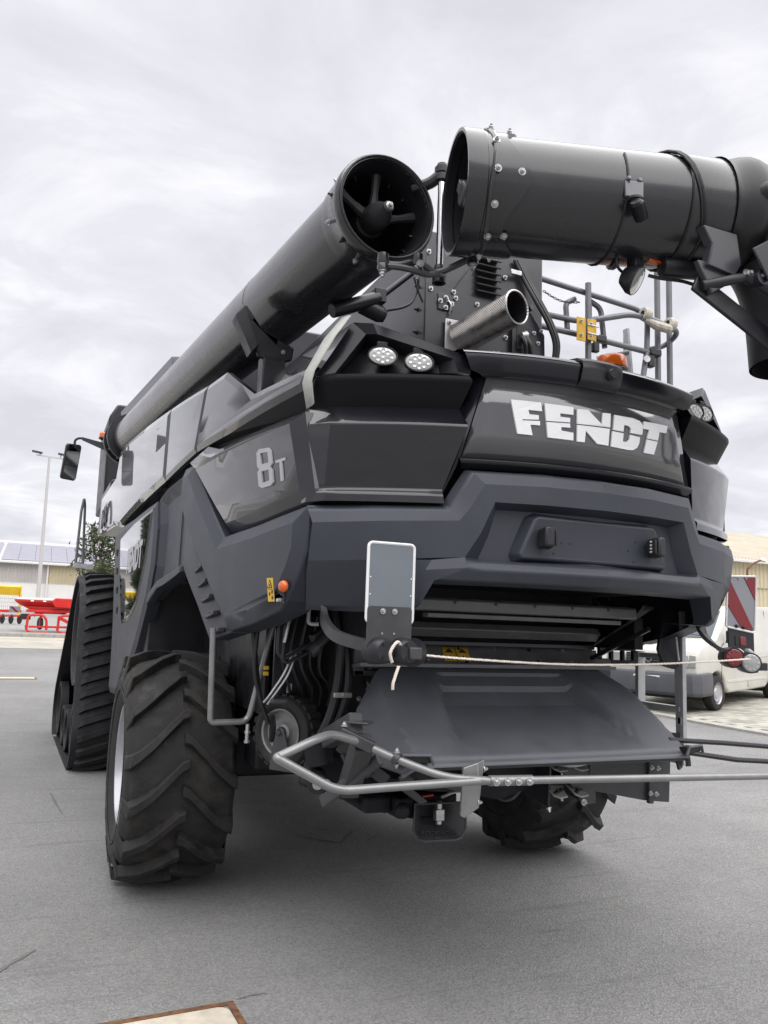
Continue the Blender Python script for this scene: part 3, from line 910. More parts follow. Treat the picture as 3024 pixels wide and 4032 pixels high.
        for k in range(16):
            a = 2 * PI * k / 16
            bb = MB(); bb.lathe([(0, -.001), (.0115, -.001), (.0115, .006), (0, .006)], (.160 * math.cos(a), -.068, .160 * math.sin(a)), (0, 1, 0), 8); bb.build('vent_hole', 'print_black', rim)
        if s < 0: wt.rotation_euler = (0, 0, PI)
        return wt
    for cx in (.86, 3.78):
        wheel(cx, .12, 1); wheel(cx, W - .12, -1)
    bb = MB()
    for cx in (.86, 3.78):
        bb.box((cx, W / 2, .45), (.74, W - .30, .5))
    bb.box((2.3, W / 2, .5), (4.2, W - .2, .3))
    bb.build('underbody', 'print_black', t)
    return t
make_van()

# ================================================================== THE HARVESTER
H = tag(empty('combine_harvester', (0, 0, 0)), 'large anthracite combine harvester with rubber tracks and folded unloading auger', 'combine harvester')

def yb(x):                     # plan curve of the rear bodywork
    return -2.70 + .27 * x * x
def Sx(y):                     # plan curve of the left flank (mirrored for the right)
    return -1.27 - .35 * (1 - math.exp(-max(y + 2.265, -.6) / 1.6))
def RP(x, z, off=0.0):
    return Vector((x, yb(x) + off, z))
def SP(y, z, off=0.0, s=-1):
    return Vector((-s * (Sx(y) - off), y, z))

def subdiv_poly(pts, mx=.22):
    o = []
    n = len(pts)
    for i in range(n):
        a = pts[i]; c = pts[(i + 1) % n]
        k = max(1, int(math.hypot(c[0] - a[0], c[1] - a[1]) / mx))
        for j in range(k):
            t = j / k
            o.append(tuple(a[q] + (c[q] - a[q]) * t for q in range(3)))
    return o

def flank(name, pts, m_, parent=H, thick=.03, bevel=.008, sides=(-1, 1), inset=None, raise_=0.0, sub=True, smooth=25):
    """a body panel on the flank: pts = (y, z, offset outwards); optional raised or sunk inner field.
    Built flat in (y, z, offset), refined, then wrapped onto the flank's plan curve."""
    import bmesh
    pts = [p if len(p) == 3 else (p[0], p[1], 0.) for p in pts]
    if sub: pts = subdiv_poly(pts)
    n = len(pts)
    b = MB()
    front = [Vector(p) for p in pts]; back_ = [Vector((y, z, o - thick)) for y, z, o in pts]
    if inset:
        area = sum(pts[i][0] * pts[(i + 1) % n][1] - pts[(i + 1) % n][0] * pts[i][1] for i in range(n))
        sg = 1 if area > 0 else -1
        inn = []
        for i in range(n):
            a = Vector(pts[i - 1][:2]); c = Vector(pts[i][:2]); d = Vector(pts[(i + 1) % n][:2])
            e1 = (c - a).normalized(); e2 = (d - c).normalized()
            n1 = Vector((-e1.y, e1.x)) * sg; n2 = Vector((-e2.y, e2.x)) * sg
            bis = (n1 + n2)
            if bis.length < .2: bis = n1
            bis.normalize()
            k = inset / max(.45, bis.dot(n1))
            inn.append(Vector((c.x + bis.x * k, c.y + bis.y * k, pts[i][2] + raise_)))
        tri = tessellate_polygon([[Vector((p.x, p.y, 0)) for p in inn]])
        b.add(front + inn + back_, [(i, (i + 1) % n, (i + 1) % n + n, i + n) for i in range(n)] + [tuple(q + n for q in t_) for t_ in tri] + [(i, (i + 1) % n, (i + 1) % n + 2 * n, i + 2 * n) for i in range(n)])
    else:
        tri = tessellate_polygon([[Vector((p.x, p.y, 0)) for p in front]])
        b.add(front + back_, [tuple(t_) for t_ in tri] + [(i, (i + 1) % n, (i + 1) % n + n, i + n) for i in range(n)])
    me0 = bpy.data.meshes.new('tmp'); me0.from_pydata(b.v, [], b.f)
    bm = bmesh.new(); bm.from_mesh(me0); bpy.data.meshes.remove(me0)
    for _ in range(3 if sub else 0):
        ed = [e for e in bm.edges if e.calc_length() > .30 and not (e.verts[0].co - e.verts[1].co).xy.length < 1e-4]
        if not ed: break
        bmesh.ops.subdivide_edges(bm, edges=ed, cuts=1)
        bmesh.ops.triangulate(bm, faces=[f_ for f_ in bm.faces if len(f_.verts) > 4])
    bm.verts.ensure_lookup_table(); bm.verts.index_update()
    vs = [v_.co.copy() for v_ in bm.verts]; fs = [tuple(v_.index for v_ in f_.verts) for f_ in bm.faces]
    bm.free()
    res = []
    for s in sides:
        q = MB(); q.add([SP(v_.x, v_.y, v_.z, s) for v_ in vs], fs)
        res.append(q.build(name, m_, parent, smooth=smooth, bevel=bevel))
    return res

# ---------------------------------------------------------------- hidden core, so that nothing is see-through
b = MB()
b.span((-1.16, -2.05, 2.0), (1.16, -1.2, 2.78))
b.span((-1.22, -1.25, 2.05), (1.22, 6.0, 3.05))
b.span((-1.05, -1.2, 1.72), (1.05, 6.0, 2.1))
b.span((-1.0, .35, .62), (1.0, 6.0, 1.8))  # low belly block, lowered to deepen the shade on the ground
b.span((-.62, -1.25, .98), (.62, .4, 1.75))
b.build('body_core', 'dark', H)
# chassis and rear axle
b = MB()
b.beam((-1.1, 0, .78), (1.1, 0, .78), .24, .26)
b.span((-.55, -1.1, 1.0), (-.40, .6, 1.75)); b.span((.40, -1.1, 1.0), (.55, .6, 1.75))
b.span((-.3, -.3, .6), (.3, .3, 1.1))
b.beam((-.5, 0, .95), (-1.02, -.05, 1.1), .16, .3)
b.beam((.5, 0, .95), (1.02, -.05, 1.1), .16, .3)
b.build('rear_axle', 'dark', H, bevel=.02)
b = MB()
for s in (-1, 1):
    b = MB(); b.span((s * 1.08, -.95, 1.15), (s * 1.04, 1.3, 1.9)); b.build('wheel_well_panel', 'black', H, bevel=.01)
    b = MB(); b.span((s * 1.53, .95, .9), (s * 1.06, 1.25, 2.0)); b.build('wheel_well_box', 'black', H, bevel=.01)

# ---------------------------------------------------------------- rear corner panels with work-light housings
def lerp(a, c, t): return a + (c - a) * t
for s in (-1, 1):
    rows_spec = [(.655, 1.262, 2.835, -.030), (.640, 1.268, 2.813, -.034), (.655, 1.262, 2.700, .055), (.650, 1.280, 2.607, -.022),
                 (.735, 1.266, 2.312, .028), (.742, 1.270, 2.292, .000), (.735, 1.274, 2.252, .000)]
    def prow(a, c, z, o, n=9):
        return [Vector((s * lerp(a, c, i / n), yb(lerp(a, c, i / n)) + o + (.05 * max(0, (i / n - .86) / .14) ** 2), z)) for i in range(n + 1)]
    for name, i0, i1, m_ in (('undercut_band', 0, 2, 'band'), ('corner_panel', 2, 6, 'gloss')):  # the band is a matt black undercut strip in its own colour
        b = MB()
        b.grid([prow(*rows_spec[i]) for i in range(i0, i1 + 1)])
        # inner side wall towards the lettering
        ins = [Vector((s * rows_spec[i][0], yb(rows_spec[i][0]) + rows_spec[i][3], rows_spec[i][2])) for i in range(i0, i1 + 1)]
        b.grid([ins, [p + Vector((-s * .012, .10, 0)) for p in ins]])
        ous = [Vector((s * rows_spec[i][1], yb(rows_spec[i][1]) + rows_spec[i][3] + .05, rows_spec[i][2])) for i in range(i0, i1 + 1)]
        b.grid([ous, [p + Vector((s * .004, .05, 0)) for p in ous]])
        b.build(name, m_, H, smooth=20, bevel=.009, segs=3)
    # light housing above: triangular hood
    P0 = Vector((s * 1.268, yb(1.268) + .01, 2.835)); P1 = Vector((s * 1.10, -2.27, 3.125)); P1b = Vector((s * 1.02, -2.33, 3.115))
    P2 = Vector((s * .615, -2.565, 2.945)); P3 = Vector((s * .652, yb(.652) - .03, 2.838))
    I0 = Vector((s * 1.195, yb(1.195) + .005, 2.845)); I1 = Vector((s * 1.045, -2.305, 3.065)); I1b = Vector((s * 1.0, -2.34, 3.062)); I2 = Vector((s * .70, -2.545, 2.930)); I3 = Vector((s * .70, yb(.70) - .025, 2.848))
    dv = Vector((0, .17, -.0))
    B0 = I0 + Vector((-s * .03, .13, 0)); B1 = I1 + Vector((-s * .05, .13, -.015)); B1b = I1b + Vector((0, .13, -.015)); B2 = I2 + Vector((s * .03, .10, -.005)); B3 = I3 + Vector((s * .03, .12, 0))
    b = MB()
    ring = [P0, P1, P1b, P2, P3]; inn = [I0, I1, I1b, I2, I3]; bk = [B0, B1, B1b, B2, B3]
    b.add(ring + inn, [(i, (i + 1) % 5, (i + 1) % 5 + 5, i + 5) for i in range(5)])
    b.build('light_housing', 'gloss_black', H, smooth=20, bevel=.006)
    b = MB()
    b.add(inn + bk, [(i, (i + 1) % 5, (i + 1) % 5 + 5, i + 5) for i in range(5)] + [(5, 6, 7, 8, 9)])
    b.build('light_recess', 'black', H, smooth=15)
    # roof panel over it, running forward
    Q1 = Vector((s * 1.26, -1.55, 2.93)); Q2 = Vector((s * 1.18, -1.15, 3.16)); Q3 = Vector((s * .50, -1.55, 3.16)); Q4 = Vector((s * .66, -2.2, 3.03))
    b = MB()
    b.add([P0, P1, P1b, P2, Q4, Q3, Q2, Q1, Vector((s * 1.20, -1.75, 3.10)), Vector((s * .85, -1.7, 3.16))],
          [(0, 1, 8, 7), (1, 2, 9, 8), (2, 3, 4, 9), (4, 5, 9), (5, 6, 8, 9), (6, 7, 8)])
    b.build('roof_panel', 'gloss', H, smooth=40, bevel=.006)
    # two oval work lights
    for (x, y, z) in ((.985, -2.375, 2.947), (.835, -2.455, 2.918)):
        wl = empty('work_light', (s * x, y, z), H)
        b = MB()
        def oval(rx, rz, yy, n=28): return [(rx * math.cos(2 * PI * i / n), yy, rz * math.sin(2 * PI * i / n)) for i in range(n)]
        def ovloft(b, secs, cap=True):
            n = 28
            base = len(b.v)
            for q in secs: b.v += oval(*q)
            for i in range(len(secs) - 1):
                for j in range(n):
                    b.f.append((base + i * n + j, base + i * n + (j + 1) % n, base + (i + 1) * n + (j + 1) % n, base + (i + 1) * n + j)); b.mi.append(0)
            if cap: b.f.append(tuple(base + (len(secs) - 1) * n + j for j in range(n))); b.mi.append(0)
        ovloft(b, [(.03, .02, .08), (.06, .038, .05), (.072, .046, .0), (.072, .046, -.012), (.066, .041, -.012), (.064, .040, -.002)], False)
        b.build('bezel', 'black', wl)
        b = MB(); ovloft(b, [(.066, .0415, .004), (.0655, .041, -.006), (.050, .031, -.010), (.02, .012, -.012)]); b.build('lens', 'led', wl)
        b = MB()
        for (u, v_) in ((-.042, 0), (-.022, .016), (-.022, -.016), (0, .024), (0, 0), (0, -.024), (.022, .016), (.022, -.016), (.042, 0)):
            b.lathe([(.011, .0), (.0105, -.004), (.005, -.002), (0, -.001)], (u, -.0105, v_), (0, 1, 0), 10)
        b.build('led_cell', 'led', wl)
        b = MB(); b.box((0, .03, .055), (.05, .03, .03)); b.build('bracket', 'black', wl, bevel=.004)
        wl.rotation_euler = (R(8), 0, s * R(12))

# ---------------------------------------------------------------- lettering panel, frame and cap
nx = 24
def xrow(x0, x1, z, off, n=nx):
    return [RP(lerp(x0, x1, i / n), z, off) for i in range(n + 1)]
b = MB()
b.grid([xrow(-.664, .664, 2.468, .008), xrow(-.63, .63, 2.59, .008), xrow(-.596, .596, 2.72, .008), xrow(-.561, .561, 2.848, .008)])
LP_ = b.build('lettering_panel', 'letter_panel', H, smooth=60, solid=.02)
b = MB()
b.grid([xrow(-.675, .675, 2.470, .015), xrow(-.68, .68, 2.458, -.012), xrow(-.675, .675, 2.440, -.012), xrow(-.66, .66, 2.418, .02)])
b.build('lower_trim', 'gloss_black', H, smooth=30, bevel=.004)
for s in (-1, 1):
    b = MB()
    A = [RP(s * .565, 2.853, .014), RP(s * .668, 2.465, .014), RP(s * .735, 2.30, .03), RP(s * .745, 2.25, .03)]
    Bq = [RP(s * .62, 2.853, .03), RP(s * .67, 2.62, .06), RP(s * .75, 2.31, .08), RP(s * .76, 2.25, .08)]
    b.grid([A, Bq]); b.build('side_trim', 'gloss_black', H, smooth=30, solid=.01)
b = MB()
b.grid([xrow(-.575, .575, 2.846, .012), xrow(-.60, .60, 2.858, -.008), xrow(-.64, .64, 2.868, -.018), xrow(-.67, .67, 2.935, -.03), xrow(-.675, .675, 2.952, -.025), xrow(-.675, .675, 2.972, .0), xrow(-.672, .672, 2.985, .05), xrow(-.66, .66, 3.02, .25), xrow(-.6, .6, 3.09, .55), xrow(-.55, .55, 3.14, .9), xrow(-.5, .5, 3.16, 1.2)])
CAP = b.build('roof_cap', 'gloss', H, smooth=28, bevel=.005)
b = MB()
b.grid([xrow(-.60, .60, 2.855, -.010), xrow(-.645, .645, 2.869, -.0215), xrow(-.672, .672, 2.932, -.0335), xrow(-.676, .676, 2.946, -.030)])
b.build('cap_black_strip', 'gloss_black', CAP, smooth=28)  # gloss black front face of the cap
# central matt bridge with the rear camera
b = MB()
def brow(z, off, w0, w1): return [RP(lerp(w0, w1, i / 6), z, off - .016 * math.sin(PI * i / 6) ** .5) for i in range(7)]
b.grid([brow(2.848, -.0, -.13, .10), brow(2.866, -.034, -.13, .10), brow(2.93, -.048, -.125, .105), brow(2.965, -.036, -.12, .11), brow(2.995, .02, -.11, .12), brow(3.03, .2, -.10, .14), brow(3.06, .36, -.08, .16)])
cb = b.build('camera_bridge', 'black', H, smooth=35, bevel=.006)
b = MB(); b.lathe([(0, .03), (.022, .03), (.026, .022), (.026, 0)], RP(.02, 2.905, -.058), (0, -1, .1), 18); b.build('camera_lens', 'print_black', cb)
# white lettering cut from vinyl, following the panel's curve
LET = [
 [(-0.4526,2.7486),(-0.3091,2.7475),(-0.3041,2.7071),(-0.3710,2.7071),(-0.3656,2.6869),(-0.3201,2.6861),(-0.3199,2.6654),(-0.3988,2.6605),(-0.3988,2.6551),(-0.3137,2.6594),(-0.3136,2.6394),(-0.3606,2.6387),(-0.3496,2.5896),(-0.4200,2.5909)],
 [(-0.2912,2.7464),(-0.1444,2.7447),(-0.1435,2.7079),(-0.2134,2.7072),(-0.2117,2.6909),(-0.1610,2.6908),(-0.1609,2.6698),(-0.2828,2.6640)],
 [(-0.2820,2.6588),(-0.1617,2.6638),(-0.1600,2.6445),(-0.2074,2.6430),(-0.2065,2.6259),(-0.1433,2.6218),(-0.1441,2.5852),(-0.2745,2.5864)],
 [(-0.1233,2.7391),(-0.0629,2.7417),(0.0160,2.6817),(0.0218,2.7397),(0.0688,2.7420),(0.0646,2.6747),(-0.1224,2.6677)],
 [(-0.1224,2.6624),(0.0617,2.6667),(0.0537,2.5841),(-0.0116,2.5849),(-0.0761,2.6410),(-0.0822,2.5840),(-0.1240,2.5829)],
 [(0.0919,2.7401),(0.2134,2.7423),(0.2586,2.7357),(0.2805,2.7158),(0.2753,2.6718),(0.2609,2.6680),(0.1936,2.6667),(0.1970,2.6882),(0.1836,2.6985),(0.1529,2.7000),(0.1486,2.6660),(0.0837,2.6660)],
 [(0.0788,2.6584),(0.1485,2.6571),(0.1431,2.6169),(0.1673,2.6180),(0.1860,2.6331),(0.1914,2.6563),(0.2586,2.6550),(0.2527,2.6237),(0.2383,2.5998),(0.2115,2.5843),(0.1803,2.5806),(0.0697,2.5824)],
 [(0.2875,2.7390),(0.4726,2.7486),(0.4585,2.7096),(0.4037,2.7053),(0.3904,2.6600),(0.3089,2.6575),(0.3257,2.7029),(0.2802,2.7016)],
 [(0.3076,2.6518),(0.3878,2.6532),(0.3587,2.5836),(0.2851,2.5818)],
]
for poly in LET:
    b = MB()
    pts = subdiv_poly([(x, z, 0) for x, z in poly], .05)
    front = [RP(x, z, -.0005) for x, z, _ in pts]; bk = [RP(x, z, .012) for x, z, _ in pts]
    n = len(pts)
    tri = tessellate_polygon([[Vector((x, z, 0)) for x, z, _ in pts]])
    b.add(front + bk, [tuple(q) for q in tri] + [(i, (i + 1) % n, (i + 1) % n + n, i + n) for i in range(n)])
    b.build('letter', 'white', LP_, smooth=0)

# ---------------------------------------------------------------- lower rear bumper in dark plastic
def bump_rows(s):
    """half of the bumper as strips of (x, z, offset)"""
    pass
for s in (-1, 1):
    b = MB()
    T = lambda x, z, o: Vector((s * x, yb(x) + o, z))
    # top edge, chamfer line, field, foot: three columns groups across the half
    top =  [(0, 2.416, .03), (.3, 2.416, .03), (.640, 2.414, .03), (.690, 2.330, .03), (.735, 2.246, .03), (1.0, 2.240, .03), (1.27, 2.236, .04)]
    ch =   [(0, 2.402, -.02), (.3, 2.402, -.02), (.628, 2.398, -.02), (.676, 2.310, -.02), (.722, 2.222, -.02), (1.0, 2.216, -.02), (1.275, 2.210, -.005)]
    ch2 =  [(0, 2.345, -.045), (.3, 2.345, -.045), (.585, 2.340, -.045), (.640, 2.240, -.045), (.690, 2.172, -.045), (1.0, 2.160, -.045), (1.262, 2.15, -.025)]
    mid =  [(0, 2.262, -.045), (.3, 2.262, -.045), (.540, 2.262, -.045), (.600, 2.12, -.045), (.665, 2.012, -.045), (1.0, 1.99, -.045), (1.262, 1.98, .01)]
    b.grid([[T(*p) for p in r] for r in (top, ch, ch2, mid)])
    # between recess and foot
    f0 =   [(.665, 2.012, -.045), (.80, 1.995, -.045), (1.0, 1.99, -.045), (1.262, 1.98, .01)]
    f1 =   [(.660, 1.965, -.07), (.825, 1.95, -.05), (1.0, 1.94, -.035), (1.255, 1.93, .05)]
    f2 =   [(.790, 1.905, -.05), (.832, 1.895, -.045), (1.0, 1.87, -.01), (1.235, 1.87, .12)]
    f3 =   [(.835, 1.80, -.03), (.845, 1.79, -.03), (1.0, 1.785, .03), (1.212, 1.785, .20)]
    f4 =   [(.850, 1.765, .02), (.87, 1.762, .02), (1.0, 1.762, .07), (1.205, 1.765, .23)]
    b.grid([[T(*p) for p in r] for r in (f0, f1, f2, f3, f4)])
    # recess frame: sloped walls down to the sunken field
    b.grid([[T(*p) for p in ((0, 2.262, -.045), (.3, 2.262, -.045), (.540, 2.262, -.045))], [T(*p) for p in ((0, 2.238, .03), (.27, 2.238, .03), (.500, 2.238, .03))]])
    b.grid([[T(*p) for p in ((.540, 2.262, -.045), (.600, 2.12, -.045), (.665, 2.012, -.045))], [T(*p) for p in ((.500, 2.238, .03), (.53, 2.12, .03), (.575, 2.012, .03))]])
    b.grid([[T(*p) for p in ((0, 2.238, .03), (.27, 2.238, .03), (.500, 2.238, .03))], [T(*p) for p in ((0, 2.012, .03), (.3, 2.012, .03), (.575, 2.012, .03))]])
    # shelf and lower lip over the opening
    b.grid([[T(*p) for p in ((0, 2.012, .03), (.3, 2.012, .03), (.575, 2.012, .03), (.665, 2.012, -.045))], [T(*p) for p in ((0, 1.994, -.05), (.3, 1.994, -.05), (.6, 1.994, -.05), (.662, 1.99, -.058))],
            [T(*p) for p in ((0, 1.958, -.075), (.3, 1.958, -.075), (.6, 1.958, -.075), (.660, 1.965, -.07))], [T(*p) for p in ((0, 1.905, -.05), (.3, 1.905, -.05), (.6, 1.905, -.05), (.790, 1.905, -.05))],
            [T(*p) for p in ((0, 1.897, .10), (.3, 1.897, .10), (.6, 1.897, .10), (.78, 1.897, .10))]])
    # inner return of the foot
    b.grid([[T(*p) for p in ((.790, 1.905, -.05), (.835, 1.80, -.03), (.850, 1.765, .02))], [Vector((s * .785, -2.44, 1.905)), Vector((s * .83, -2.42, 1.80)), Vector((s * .845, -2.40, 1.765))]])
    b.grid([[T(*p) for p in f4], [Vector((s * .87, -2.1, 1.775)), Vector((s * .9, -2.1, 1.775)), Vector((s * 1.0, -2.1, 1.775)), Vector((s * 1.16, -1.98, 1.775))]])
    bump = b.build('bumper', 'plastic', H, smooth=18, bevel=.012, segs=3)
# plate carrier in the recess with its two lamps
b = MB()
def carrier(off, g):
    P = []
    for (x, z) in ((-.400 - g, 2.022 - g), (.400 + g, 2.022 - g), (.415 + g, 2.04), (.345 + g, 2.20 + g * .6), (.325, 2.212 + g), (-.325, 2.212 + g), (-.345 - g, 2.20 + g * .6), (-.415 - g, 2.04)):
        P.append((x, z, off))
    return P
P = subdiv_poly(carrier(0, 0), .1); P2 = subdiv_poly(carrier(0, .02), .1)
n = min(len(P), len(P2))
P = subdiv_poly(carrier(0, 0), 9); P2 = subdiv_poly(carrier(0, .022), 9)
n = len(P)
fr = [RP(x, z, -.022) for x, z, _ in P]; bk = [RP(x, z, .032) for x, z, _ in P2]
b.add(fr + bk, [tuple(q) for q in tessellate_polygon([[Vector((x, z, 0)) for x, z, _ in P]])] + [(i, (i + 1) % n, (i + 1) % n + n, i + n) for i in range(n)])
pc = b.build('plate_carrier', 'plastic', H, smooth=20, bevel=.01, segs=3)
for s in (-1, 1):
    pl = empty('plate_lamp', RP(s * .31, 2.115, -.05), pc)
    pl.rotation_euler = (0, 0, s * R(10))
    b = MB(); b.prism([(-.03, .03, -.05), (.03, .03, -.05), (.028, -.035, -.04), (-.02, -.04, -.04)], (0, 0, .09)); b.build('shell', 'black', pl, bevel=.01)
    b = MB(); b.box((-s * .036, -.006, -.0), (.012, .05, .066)); b.build('lens', 'print_black', pl, bevel=.003)
    b = MB()
    for k in range(4): b.lathe([(0, .008), (.005, .006), (.006, 0)], (-s * .042, -.006, -.024 + k * .016), (-s, 0, 0), 8)
    b.build('led', 'led', pl)
for (x, z) in ((-.25, 2.155), (-.215, 2.10), (-.175, 2.10), (-.255, 2.05), (.205, 2.135), (.155, 2.09), (.19, 2.04)):
    b = MB(); b.lathe([(0, .001), (.0055, .001), (.0055, -.004)], RP(x, z, -.0225), (0, -1, 0), 10); b.build('screw_hole', 'print_black', pc)

# ---------------------------------------------------------------- flank panels
flank('upper_panel', [(-2.235, 2.890, -.005), (-1.589, 2.906), (-1.122, 3.150), (-.752, 3.163), (-.560, 2.768), (-1.228, 2.757), (-2.165, 2.790)], 'gloss', inset=.035, raise_=.015, bevel=.004, smooth=10)
flank('upper_panel', [(-.738, 3.165), (.355, 3.268), (.372, 2.718), (-.545, 2.768)], 'gloss', inset=.03, raise_=.012, bevel=.004, smooth=10)
flank('upper_panel', [(.368, 3.27), (3.76, 3.62), (4.10, 3.36), (4.05, 2.76), (3.3, 2.66), (.385, 2.717)], 'gloss', inset=.05, raise_=.02, bevel=.004, smooth=10)
flank('upper_panel', [(4.12, 3.36), (6.5, 3.40), (6.35, 2.86), (4.07, 2.76)], 'gloss', inset=.03, raise_=.01, bevel=.004, smooth=10)
flank('undercut_band', [(-2.165, 2.790, 0), (-1.228, 2.757, 0), (-.560, 2.766, 0), (-.80, 2.752, -.03), (-1.058, 2.70, -.06), (-2.20, 2.690, -.06)], 'band', bevel=.004)  # matt black undercut strip below the upper panel
flank('number_panel', [(-2.205, 2.676, .01), (-1.10, 2.690, .01), (-.861, 2.748, .01), (-.530, 2.706, .01), (-1.262, 2.182, -.045), (-1.75, 2.20, -.045), (-2.262, 2.250, -.035)], 'gloss', inset=.055, raise_=.05, bevel=.010, thick=.05)
def flat_letters(name, outer, holes, m_, off, s, parent):
    b = MB()
    loops = [[Vector((y, z, 0)) for y, z in outer]] + [[Vector((y, z, 0)) for y, z in h] for h in holes]
    allp = [p for l in loops for p in l]
    tri = tessellate_polygon(loops)
    of = off if callable(off) else (lambda z: off)
    b.add([SP(p.x, p.y, of(p.y), s) for p in allp] + [SP(p.x, p.y, of(p.y) - .022, s) for p in allp], [tuple(t_) for t_ in tri])
    o = 0; n = len(allp)
    for l in loops:
        k = len(l)
        b.f += [(o + i, o + (i + 1) % k, o + (i + 1) % k + n, o + i + n) for i in range(k)]; b.mi += [0] * k
        o += k
    return b.build(name, m_, parent, smooth=0)
np_ = [o for o in H.children if o.name.startswith('number_panel')][0]
flat_letters('figure', [(-1.8260,2.5570),(-1.9332,2.5463),(-1.9595,2.5275),(-1.9617,2.4643),(-1.9395,2.4510),(-1.9584,2.4314),(-1.9582,2.3732),(-1.9341,2.3606),(-1.8324,2.3602),(-1.7942,2.3755),(-1.7910,2.4432),(-1.8134,2.4571),(-1.7905,2.4761),(-1.7936,2.5425)],
   [[(-1.8349,2.5347),(-1.9207,2.5273),(-1.9235,2.4744),(-1.8383,2.4791)], [(-1.8351,2.4436),(-1.9204,2.4395),(-1.9196,2.3867),(-1.8350,2.3855)]], 'grey_vinyl', lambda z: .012 + (z - 2.25) * .125 + .004, -1, np_)
flat_letters('letter', [(-2.0003,2.4725),(-2.0965,2.4721),(-2.0945,2.4594),(-2.0626,2.4595),(-2.0611,2.3668),(-2.0389,2.3665),(-2.0386,2.4591),(-2.0001,2.4593)], [], 'grey_vinyl', lambda z: .012 + (z - 2.25) * .125 + .004, -1, np_)
# lower flank in plastic: fender with wheel arch
flank('fender', [(-2.262, 2.232, .0), (-1.75, 2.185, .0), (-1.255, 2.162, .0), (-.522, 2.690, 0), (-.29, 2.70, 0), (-.285, 2.42, 0), (-.50, 2.26, 0), (-.754, 2.085, 0), (-1.139, 1.833, -.0), (-1.40, 1.66, 0), (-1.46, 1.645, 0), (-1.762, 1.690, 0), (-2.02, 1.755, -.01), (-2.10, 1.80, 0), (-2.20, 1.92, 0), (-2.255, 2.02, 0)], 'plastic', thick=.14, bevel=.012, inset=.07, raise_=.035, smooth=12)
flank('fender_front', [(-.285, 2.70, -.035), (.42, 2.665, -.02), (.66, 2.615, -.01), (.56, 2.40, -.01), (.57, 2.1, -.01), (.74, 1.84, -.01), (.40, 1.935, -.02), (-.05, 1.985, -.03), (-.30, 2.02, -.035), (-.28, 2.45, -.035)], 'plastic', thick=.10, bevel=.008, inset=.085, raise_=-.045, smooth=12)
flank('arch_lip', [(.76, 1.80, .02), (.72, 1.88, .02), (.40, 1.975, .01), (-.05, 2.02, .0), (-.29, 2.055, -.005), (-.30, 2.01, -.005), (-.05, 1.965, 0), (.40, 1.92, .01)], 'plastic', thick=.06, bevel=.008)
flank('seam', [(.02, 2.66, -.064), (.035, 2.66, -.064), (.035, 2.06, -.064), (.02, 2.06, -.064)], 'print_black', thick=.004, bevel=0)
# sunken rear leg of the arch with its ribs
flank('arch_leg', [(-.30, 2.41, -.02), (-.31, 2.05, -.02), (-.372, 2.00, -.02), (-.72, 1.778, -.03), (-.99, 1.60, -.03), (-1.04, 1.588, -.03), (-1.42, 1.64, -.02), (-1.139, 1.833, -.02), (-.754, 2.085, -.02)], 'plastic', thick=.10, bevel=.010, smooth=12)
for i in range(5):
    t_ = i / 4
    y0 = lerp(-.60, -1.0, t_); z0 = lerp(2.03, 1.66, t_)
    flank('rib', [(y0 - .02, z0 - .02, -.012), (y0 - .20, z0 + .002, .012), (y0 - .31, z0 + .004, .02), (y0 - .31, z0 - .018, .02), (y0 - .18, z0 - .035, .008), (y0 - .06, z0 - .045, -.012)], 'plastic', thick=.035, bevel=.004, sub=False, smooth=12)
flank('skirt', [(.67, 2.60), (2.0, 2.60), (3.30, 2.63), (3.60, 2.62), (3.35, 2.1), (3.12, 1.7), (2.98, 1.30), (2.95, .95), (1.9, 1.0), (1.45, 1.28), (1.15, 1.49), (.76, 1.83), (.60, 2.1), (.60, 2.38)], 'plastic', thick=.09, bevel=.010, inset=.06, raise_=.02, smooth=10)
gp = flank('side_glass_panel', [(.76, 2.535, .03), (1.8, 2.52, .03), (2.83, 2.472, .03), (2.62, 2.1, .03), (2.177, 1.66, .03), (1.70, 1.69, .03), (1.245, 1.83, .03), (.95, 2.15, .03)], 'glass_panel', thick=.02, bevel=.01)
flank('panel_rim', [(.73, 2.552, .024), (1.8, 2.536, .024), (2.86, 2.487, .024), (2.65, 2.09, .024), (2.18, 1.64, .024), (1.68, 1.67, .024), (1.225, 1.815, .024), (.925, 2.14, .024)], 'chrome', thick=.01, bevel=.004)
flank('louvre_column', [(2.98, 2.56, .015), (3.30, 2.58, .015), (2.60, 1.62, .015), (2.45, 1.72, .015)], 'black', thick=.03)
for i in range(4):
    y0 = 2.62 + i * .15; z0 = 1.80 + i * .2
    flank('louvre', [(y0, z0, .04), (y0 + .18, z0 + .02, .04), (y0 + .15, z0 - .06, .035), (y0 + .02, z0 - .07, .03)], 'plastic', thick=.03, sub=False)
lettering('FENDT', .30, SP(1.52, 2.20, .036) , (.022, -1, .02), (0, 0, 1), 'grey_vinyl', gp[0], thick=.001, bold=.012, spacing=1.0)
up_ = [o for o in H.children if o.name.startswith('upper_panel')]
lettering('IDEAL', .36, SP(5.6, 3.02, .018), (0, -1, 0.02), (0, 0, 1), 'print_black', up_[6], thick=.001, bold=.012)
